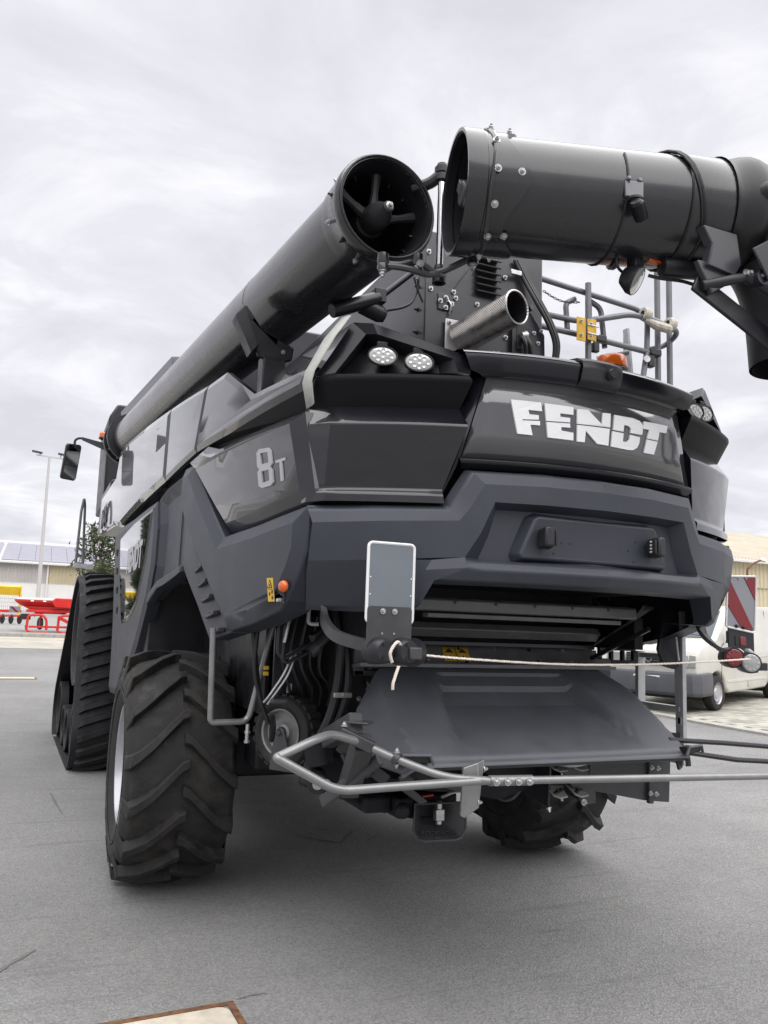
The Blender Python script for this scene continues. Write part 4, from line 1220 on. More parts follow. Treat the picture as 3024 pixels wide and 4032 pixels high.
# warning sticker and side reflector on the left fender
fd = [o for o in H.children if o.name.startswith('fender')][0]
st = flank('warning_sticker', [(-1.962, 1.908, .037), (-2.024, 1.908, .037), (-2.052, 1.797, .037), (-1.992, 1.797, .037)], 'yellow', fd, thick=.004, bevel=0, sides=(-1,), sub=False)[0]
def sticker_mark(pts, off=.0385):
    b = MB(); b.add([SP(y, z, off) for y, z in pts], [tuple(q) for q in tessellate_polygon([[Vector((y, z, 0)) for y, z in pts]])]); return b.build('pictogram', 'print_black', fd, smooth=0)
sticker_mark([(-1.975, 1.860), (-2.030, 1.860), (-1.998, 1.902)])
b = MB(); b.add([SP(y, z, .0395) for y, z in ((-1.985, 1.864), (-2.021, 1.864), (-1.999, 1.893))], [(0, 1, 2)]); b.build('pictogram', 'yellow', fd, smooth=0)
sticker_mark([(-1.995, 1.868), (-2.012, 1.868), (-2.004, 1.882)], .0405)
sticker_mark([(-1.985, 1.854), (-2.040, 1.854), (-2.040, 1.8525), (-1.985, 1.8525)])
for (y, z) in ((-2.005, 1.833), (-2.03, 1.842), (-2.035, 1.815)):
    sticker_mark([(y + .008 * math.cos(a), z + .009 * math.sin(a)) for a in frange(0, 2 * PI * .9, 9)])
b = MB(); c = SP(-2.128, 1.866, .03); nrm = Vector((-.88, -.47, 0))
b.lathe([(0, .022), (.012, .021), (.022, .016), (.027, .008), (.028, 0)], c, nrm, 22); b.build('side_reflector', 'orange', fd)
b = MB(); c = SP(-2.10, 1.803, .03); b.lathe([(0, .02), (.008, .02), (.009, 0)], c, nrm, 10); b.build('socket', 'alu', fd)
b = MB(); b.add([SP(y, z, .037) for y, z in ((-2.125, 1.812), (-2.150, 1.812), (-2.153, 1.787), (-2.128, 1.787))], [(0, 1, 2, 3)]); b.build('socket_label', 'print_black', fd)
# masking tape over the gap at the rear left corner
b = MB()
pth = [(-1.125, -2.30, 3.135), (-1.20, -2.31, 3.02), (-1.285, -2.28, 2.845), (-1.292, -2.265, 2.80), (-1.268, -2.25, 2.69)]
pth2 = [(-1.142, -2.25, 3.137), (-1.225, -2.25, 3.02), (-1.302, -2.225, 2.852), (-1.308, -2.21, 2.80), (-1.283, -2.215, 2.68)]
pth0 = [(-1.115, -2.305, 3.135), (-1.19, -2.32, 3.02), (-1.277, -2.295, 2.845), (-1.284, -2.28, 2.80), (-1.262, -2.26, 2.70)]
b.grid([[Vector(p) + Vector((-.012, -.012, .004)) for p in q] for q in (pth0, pth, pth2)])
b.build('masking_tape', 'tape', H, smooth=50, solid=.003)

# ---------------------------------------------------------------- unloading auger, main tube (folded along the left side)
A1 = Vector((-.985, -2.33, 3.695)); A2 = Vector((-1.47, 4.4, 3.87))
ax = (A2 - A1).normalized()
def ringpt(c, axis, r, a):
    u, v_, _ = frame_of(axis); return c + (u * math.cos(a) + v_ * math.sin(a)) * r
aug = empty('auger_tube', (0, 0, 0), H)
def shell(b, c0, axis, prof, n=48): b.lathe(prof, c0, axis, n)
LT = (A2 - A1).length
b = MB(); shell(b, A1, ax, [(.232, .03), (.236, .10), (.236, 1.5), (.238, 1.502), (.238, 1.51), (.236, 1.512), (.236, LT), (.222, LT)]); b.build('tube_skin', 'tube', aug, smooth=40)
b = MB(); shell(b, A1, ax, [(.232, -.02), (.240, -.035), (.256, -.035), (.266, -.02), (.266, .02), (.258, .035), (.252, .045), (.252, .13), (.248, .20), (.237, .205)]); fl1 = b.build('end_flange', 'tube', aug, smooth=35)
b = MB(); shell(b, A1, ax, [(.244, -.042), (.250, -.046), (.256, -.042)]); b.build('seal_ring', 'hose', aug)
b = MB(); b.lathe([(.236, -.03), (.226, .0), (.226, .9), (0, .9)], A1, ax, 40); b.build('tube_inside', 'dark', aug)  # dark colour paints the shade inside the open tube
for k in range(14):
    a = 2 * PI * (k + .3) / 14
    p = ringpt(A1 + ax * (.065 + .05 * (k % 2)), ax, .25, a)
    bolt(aug, p, p - (A1 + ax * (.065 + .05 * (k % 2))), 1.25, k % 2 == 0)
    p = ringpt(A1 + ax * .12, ax, .222, a); bolt(aug, p, (A1 + ax * .12) - p, 1.1, True)
# spider bearing inside the open end
b = MB()
hub = A1 + ax * .05
b.lathe([(0, -.05), (.026, -.048), (.030, -.02), (.058, .03), (.070, .09), (.064, .12), (.066, .15), (.075, .16), (.075, .28), (.0, .28)], A1, ax, 26)
b.build('bearing_hub', 'frame', aug)
b = MB(); b.lathe([(0, -.075), (.009, -.075), (.010, -.058), (.02, -.057), (.021, -.05), (0, -.05)], A1, ax, 8); b.build('hub_bolt', 'steel', aug)
_u, _v, _a = frame_of(ax)
for dv in (Vector((-.02, 0, 1)), Vector((-1, 0, .42)), Vector((1, 0, .30))):
    a = math.atan2(dv.dot(_v), dv.dot(_u))
    b = MB()
    p0 = ringpt(A1 + ax * .13, ax, .05, a); p1 = ringpt(A1 + ax * .10, ax, .225, a)
    b.tube([p0, p0.lerp(p1, .5), p1], .02, 8, True, [.030, .019, .026])
    sp_ = b.build('spider_arm', 'frame', aug)
# one turn of the screw behind it
b = MB()
r0, r1 = [], []
for i in range(40):
    a = 2 * PI * i / 30; h = .24 + i * .014
    r0.append(ringpt(A1 + ax * h, ax, .06, a)); r1.append(ringpt(A1 + ax * h, ax, .212, a))
b.grid([r0, r1]); b.build('screw_flight', 'dark', aug, solid=.006)
b = MB(); b.cyl(A1 + ax * .2, A1 + ax * .9, .06, n=16); b.build('screw_shaft', 'dark', aug)
# far flange with lugs near the cab
b = MB(); c = A2 - ax * .05
shell(b, c, ax, [(.236, -.05), (.30, -.05), (.30, .0), (.236, .0)]); shell(b, c + ax * .25, ax, [(.236, -.03), (.30, -.03), (.30, .03), (.236, .03)])
for k in range(12):
    a = 2 * PI * k / 12
    b.beam(ringpt(c, ax, .25, a), ringpt(c + ax * .25, ax, .25, a), .02, .06, up=(ringpt(c, ax, 1, a) - c))
b.build('swivel_flange', 'black', aug)
b = MB(); b.tube(smooth_path([A2 + ax * .2, A2 + ax * .45 + Vector((.12, 0, -.05)), A2 + ax * .6 + Vector((.4, 0, -.3)), A2 + ax * .6 + Vector((.5, 0, -.8))], 6), .22, 24); b.build('auger_elbow', 'black', aug)
# saddle that carries the tube
b = MB()
b.prism([(-1.40, -1.12, 3.56), (-1.36, -1.12, 3.59), (-1.25, -1.12, 3.45), (-1.05, -1.12, 3.37), (-1.06, -1.12, 3.29), (-1.14, -1.12, 3.26), (-1.27, -1.12, 3.28)], (0, .03, 0))
b.prism([(-1.43, -1.16, 3.50), (-1.38, -1.16, 3.58), (-1.28, -1.16, 3.33), (-1.32, -1.16, 3.28)], (0, .12, 0))
b.span((-1.24, -1.12, 3.0), (-1.10, -1.0, 3.30))
sad = b.build('tube_saddle', 'black', H, bevel=.008)
bolt(sad, (-1.12, -1.125, 3.33), (0, -1, 0), 1.2)
# actuator and cable loom below the tube end
b = MB(); b.cyl((-.99, -1.62, 3.44), (-.70, -1.6, 3.58), .042); b.cyl((-.70, -1.6, 3.58), (-.44, -1.62, 3.83), .018); b.box((-.70, -1.6, 3.59), (.07, .07, .08)); act = b.build('fold_actuator', 'wall', H, bevel=.004)
b = MB(); b.lathe([(0, .06), (.035, .055), (.05, .02), (.052, -.1), (.0, -.1)], (-.70, -1.58, 3.50), (.8, -.1, -.3), 18); b.build('actuator_motor', 'black', act)
b = MB(); b.tube(smooth_path([(-.66, -1.64, 3.50), (-.58, -1.68, 3.52), (-.52, -1.68, 3.57), (-.49, -1.68, 3.66), (-.50, -1.7, 3.72)], 6), .008, 6); b.tube(smooth_path([(-.52, -1.69, 3.71), (-.49, -1.69, 3.63), (-.46, -1.69, 3.57)], 5), .006, 6); b.build('actuator_cable', 'hose', act)

# ---------------------------------------------------------------- folding end section of the auger
T0 = Vector((-.758, -2.68, 3.66)); tx = Vector((.966, -.258, .018)).normalized(); TL = 1.21
aug2 = empty('auger_end_section', (0, 0, 0), H)
b = MB(); b.lathe([(.247, .02), (.255, .05), (.255, TL), (.245, TL)], T0, tx, 56); b.build('tube_skin', 'tube', aug2, smooth=40)
b = MB(); b.lathe([(.258, -.03), (.272, -.03), (.275, -.02), (.275, .055), (.268, .06), (.268, .135), (.259, .14)], T0, tx, 56); b.build('end_flange', 'tube', aug2, smooth=35)
b = MB()
ut, vt, _ = frame_of(tx)
r0, r1, r2 = [], [], []
for i in range(72):
    a = 2 * PI * i / 72
    wv = .20 + .045 * math.sin(a * 4 + .8)
    r0.append(ringpt(T0 + tx * .12, tx, .268, a)); r1.append(ringpt(T0 + tx * wv, tx, .268, a)); r2.append(ringpt(T0 + tx * (wv + .003), tx, .255, a))
for q in (r0, r1, r2): q.append(q[0])
b.grid([r0, r1, r2]); b.build('scalloped_collar', 'tube', aug2, smooth=35)
# raised clamp rib running round the collar
b = MB(); b.tube([ringpt(T0 + tx * (.085 + .012 * math.sin(3 * a)), tx, .270, a) for a in frange(0, 2 * PI, 60)], .011, 6); b.build('clamp_rib', 'tube', aug2)
b = MB(); b.lathe([(.260, -.029), (.250, -.02), (.247, .5), (0, .5)], T0, tx, 48); b.build('tube_inside', 'dark', aug2)  # inner wall coloured near-black in place of interior shade
for k in range(12):
    a = 2 * PI * (k + .2) / 12
    for (h, rr) in ((.095, .276), (.185 + .02 * math.sin(a * 4 + .8), .265)):
        if rr < .27 and k % 2: continue
        p = ringpt(T0 + tx * h, tx, rr, a); bolt(aug2, p, p - (T0 + tx * h), 1.4, False)
for k in range(8):
    a = 2 * PI * (k + .5) / 8
    p = ringpt(T0 + tx * .10, tx, .247, a); bolt(aug2, p, (T0 + tx * .10) - p, 1.2, True)
b = MB(); b.lathe([(.02, .0), (.055, .0), (.062, .02), (.062, .5), (0, .5)], T0, tx, 20); b.prism([T0 + tx * .0 + Vector((0, .02, .085)), T0 + tx * .0 + Vector((0, .045, .04)), T0 + tx * .0 + Vector((0, -.03, -.085)), T0 + tx * .0 + Vector((0, -.05, -.04))], tx * .10); b.build('drive_coupling', 'frame', aug2, bevel=.006)
# clamp collar towards the spout
b = MB(); b.lathe([(.256, TL - .22), (.260, TL - .215), (.260, TL - .01), (.257, TL)], T0, tx, 56); b.build('clamp_collar', 'tube', aug2, smooth=40)
for (a, h) in ((R(60), TL - .20), (R(75), TL - .10), (R(95), TL + .0), (R(-70), TL - .12)):
    p = ringpt(T0 + tx * h, tx, .262, a); bolt(aug2, p, p - (T0 + tx * h), 1.5)
# spout: rubber elbow bent downwards with its link frame
E0 = T0 + tx * (TL - .01)
pth = smooth_path([E0, E0 + tx * .12, E0 + tx * .24 + Vector((0, 0, -.02)), E0 + tx * .35 + Vector((0, .0, -.10)), E0 + tx * .43 + Vector((0, 0, -.25)), E0 + tx * .47 + Vector((0, 0, -.45)), E0 + tx * .48 + Vector((0, 0, -.70))], 5)
b = MB(); rad = [.268 - .012 * math.sin(i * .9) if i < 18 else .262 for i in range(len(pth))]
rad = [r_ * (1 - .10 * max(0, i - 12) / (len(pth) - 12)) for i, r_ in enumerate(rad)]
b.tube(pth, .26, 40, False, rad); sp1 = b.build('rubber_spout', 'hose', aug2, smooth=50)
b = MB(); b.tube(pth[-14:], .25, 40, True, [r_ - .012 for r_ in rad[-14:]]); b.f.pop(); b.mi.pop(); b.build('spout_inside', 'dark', aug2)  # mouth of the spout darkened by colour to look open and shaded
b = MB(); b.lathe([(0, .04), (.04, .03), (.055, 0)], E0 + tx * .10 + Vector((-.02, -.262, .0)), (0, -1, .05), 14); b.build('spout_boss', 'hose', sp1)
# link plates and struts under the elbow
b = MB()
fy = -3.21
def pl(pts, y, th): b.prism([(x, y, z) for x, z in pts], (0, th, 0))
X0 = E0.x
pl([(X0 - .22, 3.50), (X0 - .02, 3.50), (X0 - .0, 3.36), (X0 - .04, 3.30), (X0 - .20, 3.32), (X0 - .17, 3.42)], E0.y - .20, .05)
pl([(X0 - .24, 3.34), (X0 - .02, 3.36), (X0 + .0, 3.30), (X0 - .16, 3.20)], E0.y - .18, .03)
b.build('spout_bracket', 'housing', aug2, bevel=.006)
b = MB()
b.tube([(X0 - .20, E0.y - .16, 3.235), (X0 - .05, E0.y - .20, 3.28), (X0 + .03, E0.y - .22, 3.30)], .024, 10)
b.tube([(X0 + .0, E0.y - .22, 3.30), (X0 + .16, E0.y - .24, 3.24), (X0 + .42, E0.y - .20, 2.98)], .03, 10)
b.beam((X0 - .22, E0.y - .14, 3.26), (X0 + .44, E0.y - .16, 2.95), .02, .09)
b.beam((X0 + .02, E0.y - .28, 3.33), (X0 + .42, E0.y - .30, 3.58), .012, .16)
b.beam((X0 + .14, E0.y - .29, 3.22), (X0 + .5, E0.y - .30, 2.92), .012, .07)
lk = b.build('spout_link', 'black', aug2, bevel=.006)
for p in ((X0 + .0, E0.y - .225, 3.305), (X0 + .045, E0.y - .245, 3.29), (X0 + .24, E0.y - .30, 3.46)):
    bolt(aug2, p, (0, -1, 0), 1.9)
b = MB(); b.cyl((X0 + .05, E0.y - .20, 3.285), (X0 + .05, E0.y - .27, 3.285), .035, n=18); b.build('pivot_pin', 'wall', aug2)
# cables strapped to the section
def ring_cable(h0, r, a0, a1, sag=.0, thick=.006, name='cable'):
    b = MB(); b.tube([ringpt(T0 + tx * (h0 + sag * i / 24), tx, r, lerp(a0, a1, i / 24)) for i in range(25)], thick, 6); return b.build(name, 'hose', aug2)
def angle_of(vec):        # angle on the ring pointing along vec
    return math.atan2(Vector(vec).dot(vt), Vector(vec).dot(ut))
at, ac, ab = angle_of((0, 0, 1)), angle_of((-.2, -1, 0)), angle_of((0, 0, -1))
if ac > at: ac -= 2 * PI
if ab > ac: ab -= 2 * PI
ring_cable(.66, .259, at, lerp(at, ac, 1.12), .03, .006)
ring_cable(TL - .24, .262, at, lerp(at, ac, 1.2), .03, .006)
ring_cable(TL - .20, .266, at, lerp(at, ab, .42), .06, .007)
ring_cable(TL - .14, .266, lerp(at, ab, .42), lerp(at, ab, 1.0), -.32, .009)
ring_cable(TL - .155, .268, lerp(at, ab, .42), lerp(at, ab, 1.0), -.32, .007)
# camera hung on a bracket
cdir = Vector((-.258, -.966, 0)); cc = T0 + tx * .70
cp = cc + (cdir * .966 + Vector((0, 0, -.26))) * .258
b = MB(); b.box(cp + Vector((.01, -.01, .015)), (.085, .012, .075), Matrix.Rotation(-.26, 3, 'Z')); b.box(cp + Vector((-.02, -.014, .058)), (.02, .014, .016)); b.box(cp + Vector((.035, -.02, .06)), (.02, .014, .016)); cbk = b.build('camera_bracket', 'rail', aug2, bevel=.004)
b = MB(); b.lathe([(.026, 0), (.034, .002), (.034, .012), (.026, .014)], cp + Vector((.005, -.02, -.045)), (0, 0, 1), 16); b.cyl(cp + Vector((.005, -.02, -.03)), cp + Vector((.01, -.03, -.085)), .018, n=10); b.build('camera_mount', 'black', cbk)
b = MB(); b.lathe([(0, -.045), (.028, -.045), (.031, -.035), (.031, .03), (.022, .042), (0, .042)], cp + Vector((.008, -.04, -.095)), (-.55, -.3, .45), 20); b.build('camera_body', 'gloss_black', cbk)
# hinge between both tubes
hg = Vector((-.715, -2.40, 0))
b = MB(); b.cyl((hg.x, hg.y, 3.36), (hg.x, hg.y, 3.96), .018, n=14); hp = b.build('hinge_pin', 'chrome', H)
for z in (3.93, 3.40):
    b = MB()
    b.lathe([(.02, -.05), (.034, -.05), (.034, -.018), (.028, -.015), (.036, -.01), (.036, .02), (.028, .025), (.024, .04), (0, .04)], (hg.x, hg.y, z), (0, 0, 1), 16)
    b.build('hinge_eye', 'black', hp)
b = MB()
b.tube(smooth_path([(hg.x, hg.y, 3.92), (-.76, -2.36, 3.88), (-.83, -2.30, 3.86)], 5), .03, 8)
b.build('upper_hinge_arm', 'black', hp, bevel=.005)
b = MB()
b.tube(smooth_path([(-1.045, -2.48, 3.345), (-.97, -2.49, 3.35), (-.90, -2.47, 3.385), (-.83, -2.47, 3.385), (-.77, -2.48, 3.36), (-.70, -2.52, 3.39), (-.62, -2.55, 3.44)], 5), .016, 8, True, None)
b.build('hinge_arm', 'frame', hp)
b = MB()
b.tube(smooth_path([(-1.045, -2.50, 3.325), (-.97, -2.51, 3.33), (-.90, -2.52, 3.325), (-.83, -2.50, 3.33), (-.77, -2.50, 3.345), (-.71, -2.44, 3.38)], 5), .015, 8)
b.build('hinge_arm', 'frame', hp)
for (x, y, z, h_) in ((-1.052, -2.50, 3.32, .06), (-.878, -2.50, 3.345, .07), (-.615, -2.55, 3.425, .05)):
    b = MB(); b.lathe([(0, -.02), (.026, -.02), (.028, .0), (.024, .01), (.028, .02), (.026, h_), (0, h_)], (x, y, z), (0, 0, 1), 16); b.build('hinge_boss', 'tube', hp)
    bolt(hp, (x, y, z - .02), (0, 0, -1), 1.8)
b = MB(); b.cyl((-.878, -2.52, 3.36), (-.878, -2.535, 3.36), .018); b.build('latch_button', 'steel', hp)
# work light, cylinder and cable under the end section
b = MB(); b.lathe([(0, .05), (.04, .045), (.068, .0), (.070, -.025), (.066, -.03)], (.03, -2.9, 3.33), (-.5, .6, .45), 22); wl2 = b.build('spot_light', 'black', aug2)
b = MB(); b.lathe([(.066, -.028), (.04, -.036), (0, -.038)], (.03, -2.9, 3.33), (-.5, .6, .45), 22); b.build('lens', 'led', wl2)
b = MB(); b.box((.05, -2.9, 3.41), (.05, .06, .08)); b.tube(smooth_path([(-.06, -2.9, 3.42), (-.05, -2.9, 3.37), (0, -2.88, 3.36)], 5), .008, 6); b.build('bracket', 'black', wl2, bevel=.005)
b = MB(); b.lathe([(0, -.135), (.045, -.13), (.05, -.11), (.05, .15), (.045, .16), (0, .16)], (.29, -2.98, 3.405), (1, -.26, .03), 20); b.build('spout_motor', 'black', aug2)
b = MB(); b.tube(smooth_path([(.10, -2.93, 3.35), (.16, -2.95, 3.34), (.26, -2.98, 3.335), (.38, -3.0, 3.32), (.44, -3.02, 3.345), (.47, -3.03, 3.40)], 5), .008, 6); b.lathe([(0, -.03), (.018, -.025), (.018, .025), (0, .03)], (.36, -3.0, 3.325), (1, 0, -.1), 10); b.build('motor_cable', 'hose', aug2)
b = MB(); b.box((.13, -2.93, 3.425), (.07, .04, .02)); b.build('marker_lamp', 'orange', aug2, bevel=.005)

# ---------------------------------------------------------------- engine housing behind the hood
b = MB(); b.span((-.45, -1.70, 3.0), (.36, .8, 4.02)); eh = b.build('engine_housing', 'housing', H, bevel=.01)
b = MB(); b.prism([(-.448, -1.706, 3.1), (-.448, -1.706, 3.70), (-.10, -1.706, 3.66), (.11, -1.706, 3.62), (.11, -1.706, 3.1)], (0, .005, 0)); b.build('cover_plate', 'housing', eh, bevel=.002)
b = MB(); b.span((-.372, -1.716, 3.54), (-.275, -1.707, 3.64)); b.build('small_plate', 'housing', eh, bevel=.003)
for (x, z) in ((-.42, 3.655), (-.27, 3.665), (-.255, 3.63), (-.11, 3.62), (-.09, 3.58), (-.36, 3.59), (-.325, 3.615), (-.285, 3.585), (-.325, 3.555), (-.32, 3.605), (-.44, 3.88), (-.44, 3.78), (.08, 3.83), (.09, 3.45)):
    bolt(eh, (x, -1.7185 if -.375 < x < -.27 and 3.54 < z < 3.62 else -1.709, z), (0, -1, 0), 1.25)
for k in range(4): bolt(eh, (-.452, -1.6 + k * .0, 3.42 + k * .14), (-1, 0, 0), 1.2, True)
b = MB(); b.tube(smooth_path([(-.31, -1.72, 3.60), (-.295, -1.73, 3.57), (-.30, -1.72, 3.52)], 4), .006, 6); b.build('latch_wire', 'steel', eh)
b = MB(); b.cyl((-.27, -1.715, 3.68), (-.17, -1.72, 3.83), .002, n=5); b.cyl((-.30, -1.715, 3.52), (-.36, -1.72, 3.28), .002, n=5); b.build('tether', 'hose', eh)
for k in range(6):
    b = MB(); z = 3.70 + k * .042
    b.prism([(-.125, -1.703, z + .022), (-.125, -1.745, z - .004), (-.125, -1.74, z - .012), (-.125, -1.703, z + .012)], (.16, 0, 0)); b.build('louvre', 'black', eh, bevel=.002)
b = MB()
b.prism([(.12, -1.74, 3.12), (.12, -1.74, 3.60), (.25, -1.74, 3.63), (.35, -1.74, 3.50), (.36, -1.74, 3.12)], (0, .02, 0)); rp_ = b.build('valve_plate', 'wall', H, bevel=.004)
b = MB(); b.prism([(.15, -1.744, 3.38), (.15, -1.744, 3.54), (.24, -1.744, 3.53), (.25, -1.744, 3.38)], (0, .003, 0)); b.build('valve_opening', 'print_black', rp_, bevel=.01)
b = MB(); b.cyl((.17, -1.76, 3.46), (.21, -1.76, 3.47), .02); b.cyl((.20, -1.76, 3.44), (.20, -1.76, 3.49), .014); b.build('valve', 'steel', rp_)
for i in range(2):
    b = MB(); b.tube(smooth_path([(.17 + i * .025, -1.77, 3.45), (.18 + i * .03, -1.79, 3.40), (.20 + i * .035, -1.77, 3.32), (.2 + i * .04, -1.75, 3.25)], 5), .014, 8); b.build('hose', 'hose', rp_)
for (x, z) in ((.27, 3.50), (.30, 3.44), (.32, 3.52)): bolt(rp_, (x, -1.742, z), (0, -1, 0), 1.1)
# looms climbing the housing on the right
for i in range(3):
    b = MB(); b.tube(smooth_path([(.14 + i * .015, -1.72, 3.95), (.20 + i * .02, -1.74, 3.82), (.26 + i * .02, -1.78, 3.68), (.33 + i * .018, -1.80, 3.55), (.38 + i * .015, -1.80, 3.42), (.37 + i * .01, -1.78, 3.25)], 6), .012 + .004 * (i == 1), 8); b.build('cable_loom', 'hose', H)
b = MB(); b.span((.10, -1.73, 3.63), (.145, -1.70, 3.70)); b.build('yellow_tag', 'yellow', eh)
b = MB(); b.span((.10, -1.75, 3.845), (.175, -1.735, 3.875)); cl = b.build('loom_clip', 'steel', H, bevel=.003)
# exhaust: perforated sleeve, flange and heat-blackened bore
X1 = Vector((-.215, -1.72, 3.42)); X2 = Vector((-.105, -2.10, 3.44)); xa = (Vector((.20, -.42, .12))).normalized(); XL = .40
X1 = Vector((-.235, -1.73, 3.375))
ex = empty('exhaust_pipe', (0, 0, 0), H)
def skew_tube(b, r, L_, n=40, rows=46, wav=.0):
    u, v_, a = frame_of(xa)
    rr = []
    tip_n = Vector((.30, -.95, .02)).normalized()
    for k in range(rows + 1):
        row = []
        for i in range(n + 1):
            t_ = 2 * PI * i / n
            d = u * math.cos(t_) + v_ * math.sin(t_)
            le = L_ - d.dot(tip_n) * r / max(.25, xa.dot(tip_n)) * .95
            q = k / rows
            row.append(X1 + a * (le * q) + d * (r + wav * (1 if (k + (i % 2)) % 2 else 0)))
        rr.append(row)
    b.grid(rr); return rr
b = MB(); last = skew_tube(b, .092, XL, 72, 70, .0028)[-1]; b.build('perforated_sleeve', 'exhaust', ex, smooth=0)
b = MB(); skew_tube(b, .083, XL - .004, 32, 2); b.build('bore', 'dark', ex)
b = MB(); b.tube(last[:-1], .006, 6, closed=True); b.build('torn_rim', 'steel', ex)
b = MB(); b.box(X1 + Vector((-.01, -.0, .0)), (.17, .012, .22)); b.build('flange', 'alu', ex, bevel=.02)
for (dx_, dz_) in ((-.07, .085), (-.07, -.085), (.06, -.09)): bolt(ex, X1 + Vector((dx_, -.008, dz_)), (0, -1, 0), 1.3)
b = MB(); b.cyl((.00, -1.72, 3.50), (.085, -2.0, 3.535), .018, n=14); b.build('vent_pipe', 'wall', ex)
b = MB(); b.lathe([(0, .284), (.0145, .284)], (.00, -1.72, 3.50), (.085, -.28, .035), 12); b.build('vent_bore', 'dark', ex)

# ---------------------------------------------------------------- beacon on the roof cap
bc = empty('rotating_beacon', (.40, -2.30, 3.085), H)
b = MB(); b.lathe([(.075, -.06), (.075, 0), (.088, .01), (.090, .035), (.082, .045)], (0, 0, 0), (0, 0, 1), 28); b.build('beacon_base', 'black', bc)
b = MB(); b.lathe([(.083, .045), (.084, .06), (.080, .10), (.072, .115), (.05, .122), (0, .124)], (0, 0, 0), (0, 0, 1), 28); b.lathe([(.086, .046), (.087, .054), (.083, .056)], (0, 0, 0), (0, 0, 1), 28); b.build('beacon_lens', 'orange', bc)
b = MB(); b.lathe([(0, -.02), (.1, -.02), (.085, .035), (.05, .05)], (-.02, -.02, -.045), (0, -.1, 1), 20); b.build('beacon_mount', 'gloss_black', bc)

# ---------------------------------------------------------------- service platform rails
rails = empty('platform_rails', (0, 0, 0), H)
def rtube(pts, r=.0205, bend=.07, name='rail'):
    b = MB(); b.tube(bend_path(pts, bend, 6), r, 10); return b.build(name, 'rail', rails)
rtube([(.40, -1.3, 4.12), (1.46, -1.3, 4.045), (1.545, -1.3, 3.99), (1.535, -1.3, 3.74)])
rtube([(.50, -1.28, 3.865), (.95, -1.28, 3.865), (1.15, -1.33, 3.91), (1.34, -1.36, 3.965), (1.55, -1.36, 3.965), (1.81, -1.34, 3.925), (1.80, -1.2, 3.86), (1.62, -1.2, 3.80)])
rtube([(.60, -1.3, 3.765), (1.06, -1.3, 3.757), (1.60, -1.3, 3.735)])
rtube([(.985, -1.34, 3.0), (.985, -1.34, 4.13)], .022)
rtube([(1.055, -1.26, 3.86), (1.055, -1.26, 4.045)], .02)
rtube([(.868, -1.26, 3.80), (.852, -1.26, 3.99), (.93, -1.26, 4.035)], .02, .06)
rtube([(1.06, -1.26, 4.045), (1.155, -1.26, 4.01), (1.19, -1.26, 3.72)], .02, .06)
rtube([(1.68, -1.25, 2.9), (1.685, -1.25, 4.50)], .022)
rtube([(1.79, -1.25, 2.9), (1.80, -1.25, 4.50)], .022)
rtube([(1.535, -1.3, 3.74), (1.50, -1.3, 3.55), (1.46, -1.3, 3.30)], .021)
rtube([(1.60, -1.0, 3.1), (1.60, -1.0, 4.0)], .02)
rtube([(1.25, -1.1, 3.70), (1.45, -1.2, 3.75)], .018)
b = MB(); b.box((1.60, -1.3, 3.74), (.10, .06, .05)); b.box((1.56, -1.3, 3.67), (.06, .05, .09)); b.build('clamp', 'black', rails, bevel=.008)
b = MB(); b.box((1.10, -1.32, 3.75), (.09, .05, .05)); b.box((1.06, -1.32, 3.68), (.05, .04, .07)); b.build('clamp', 'black', rails, bevel=.008)
b = MB(); b.lathe([(0, .02), (.025, .02), (.025, 0)], (1.50, -1.33, 3.665), (-.3, -1, 0), 14); b.build('clamp_nut', 'steel', rails)
# yellow latch plates on the post
lt = empty('gate_latch', (.95, -1.38, 3.77), rails)
b = MB(); b.box((-.055, 0, -.005), (.075, .006, .17)); b.box((.02, -.01, .0), (.06, .006, .15)); b.box((.06, .01, .01), (.04, .006, .16)); b.build('latch_plate', 'yellow_paint', lt, bevel=.004)
for (x, z) in ((-.06, .05), (-.06, -.05), (.02, .045), (.02, -.045)): 
    o = bolt(lt, (x, -.012, z), (0, -1, 0), 1.0)
b = MB()
for z in (.03, -.03): b.cyl((-.01, -.015, z), (.08, -.015, z), .006, n=8)
b.build('latch_pin', 'steel', lt)
# chain across the gate
for k in range(14):
    q = k / 13; p = Vector((lerp(.62, .90, q), -1.34, 3.995 - .03 * math.sin(q * PI) - .02 * q))
    b = MB(); a_ = [(.012 * math.cos(t_), 0, .007 * math.sin(t_)) for t_ in frange(0, 2 * PI, 8)[:-1]]
    rot = Matrix.Rotation(.15, 3, 'Y') @ Matrix.Rotation(PI / 2 * (k % 2), 3, 'X')
    b.tube([p + rot @ Vector(v_) for v_ in a_], .003, 5, closed=True); b.build('chain_link', 'wall', rails)
# foam wraps on the rail
fo = MB()
for (c, L_) in (((1.47, -1.365, 3.985), .05), ((1.70, -1.365, 3.955), .05)):
    fo.lathe([(.024, -.03), (.045, -.03), (.05, 0), (.045, .03), (.024, .03)], c, (1, 0, -.12), 18)
fo.tube([(1.46, -1.37, 3.945), (1.55, -1.38, 3.915), (1.66, -1.38, 3.91), (1.70, -1.37, 3.925)], .028, 10, True, [.02, .034, .034, .02])
fo.build('foam_wrap', 'foam', rails)
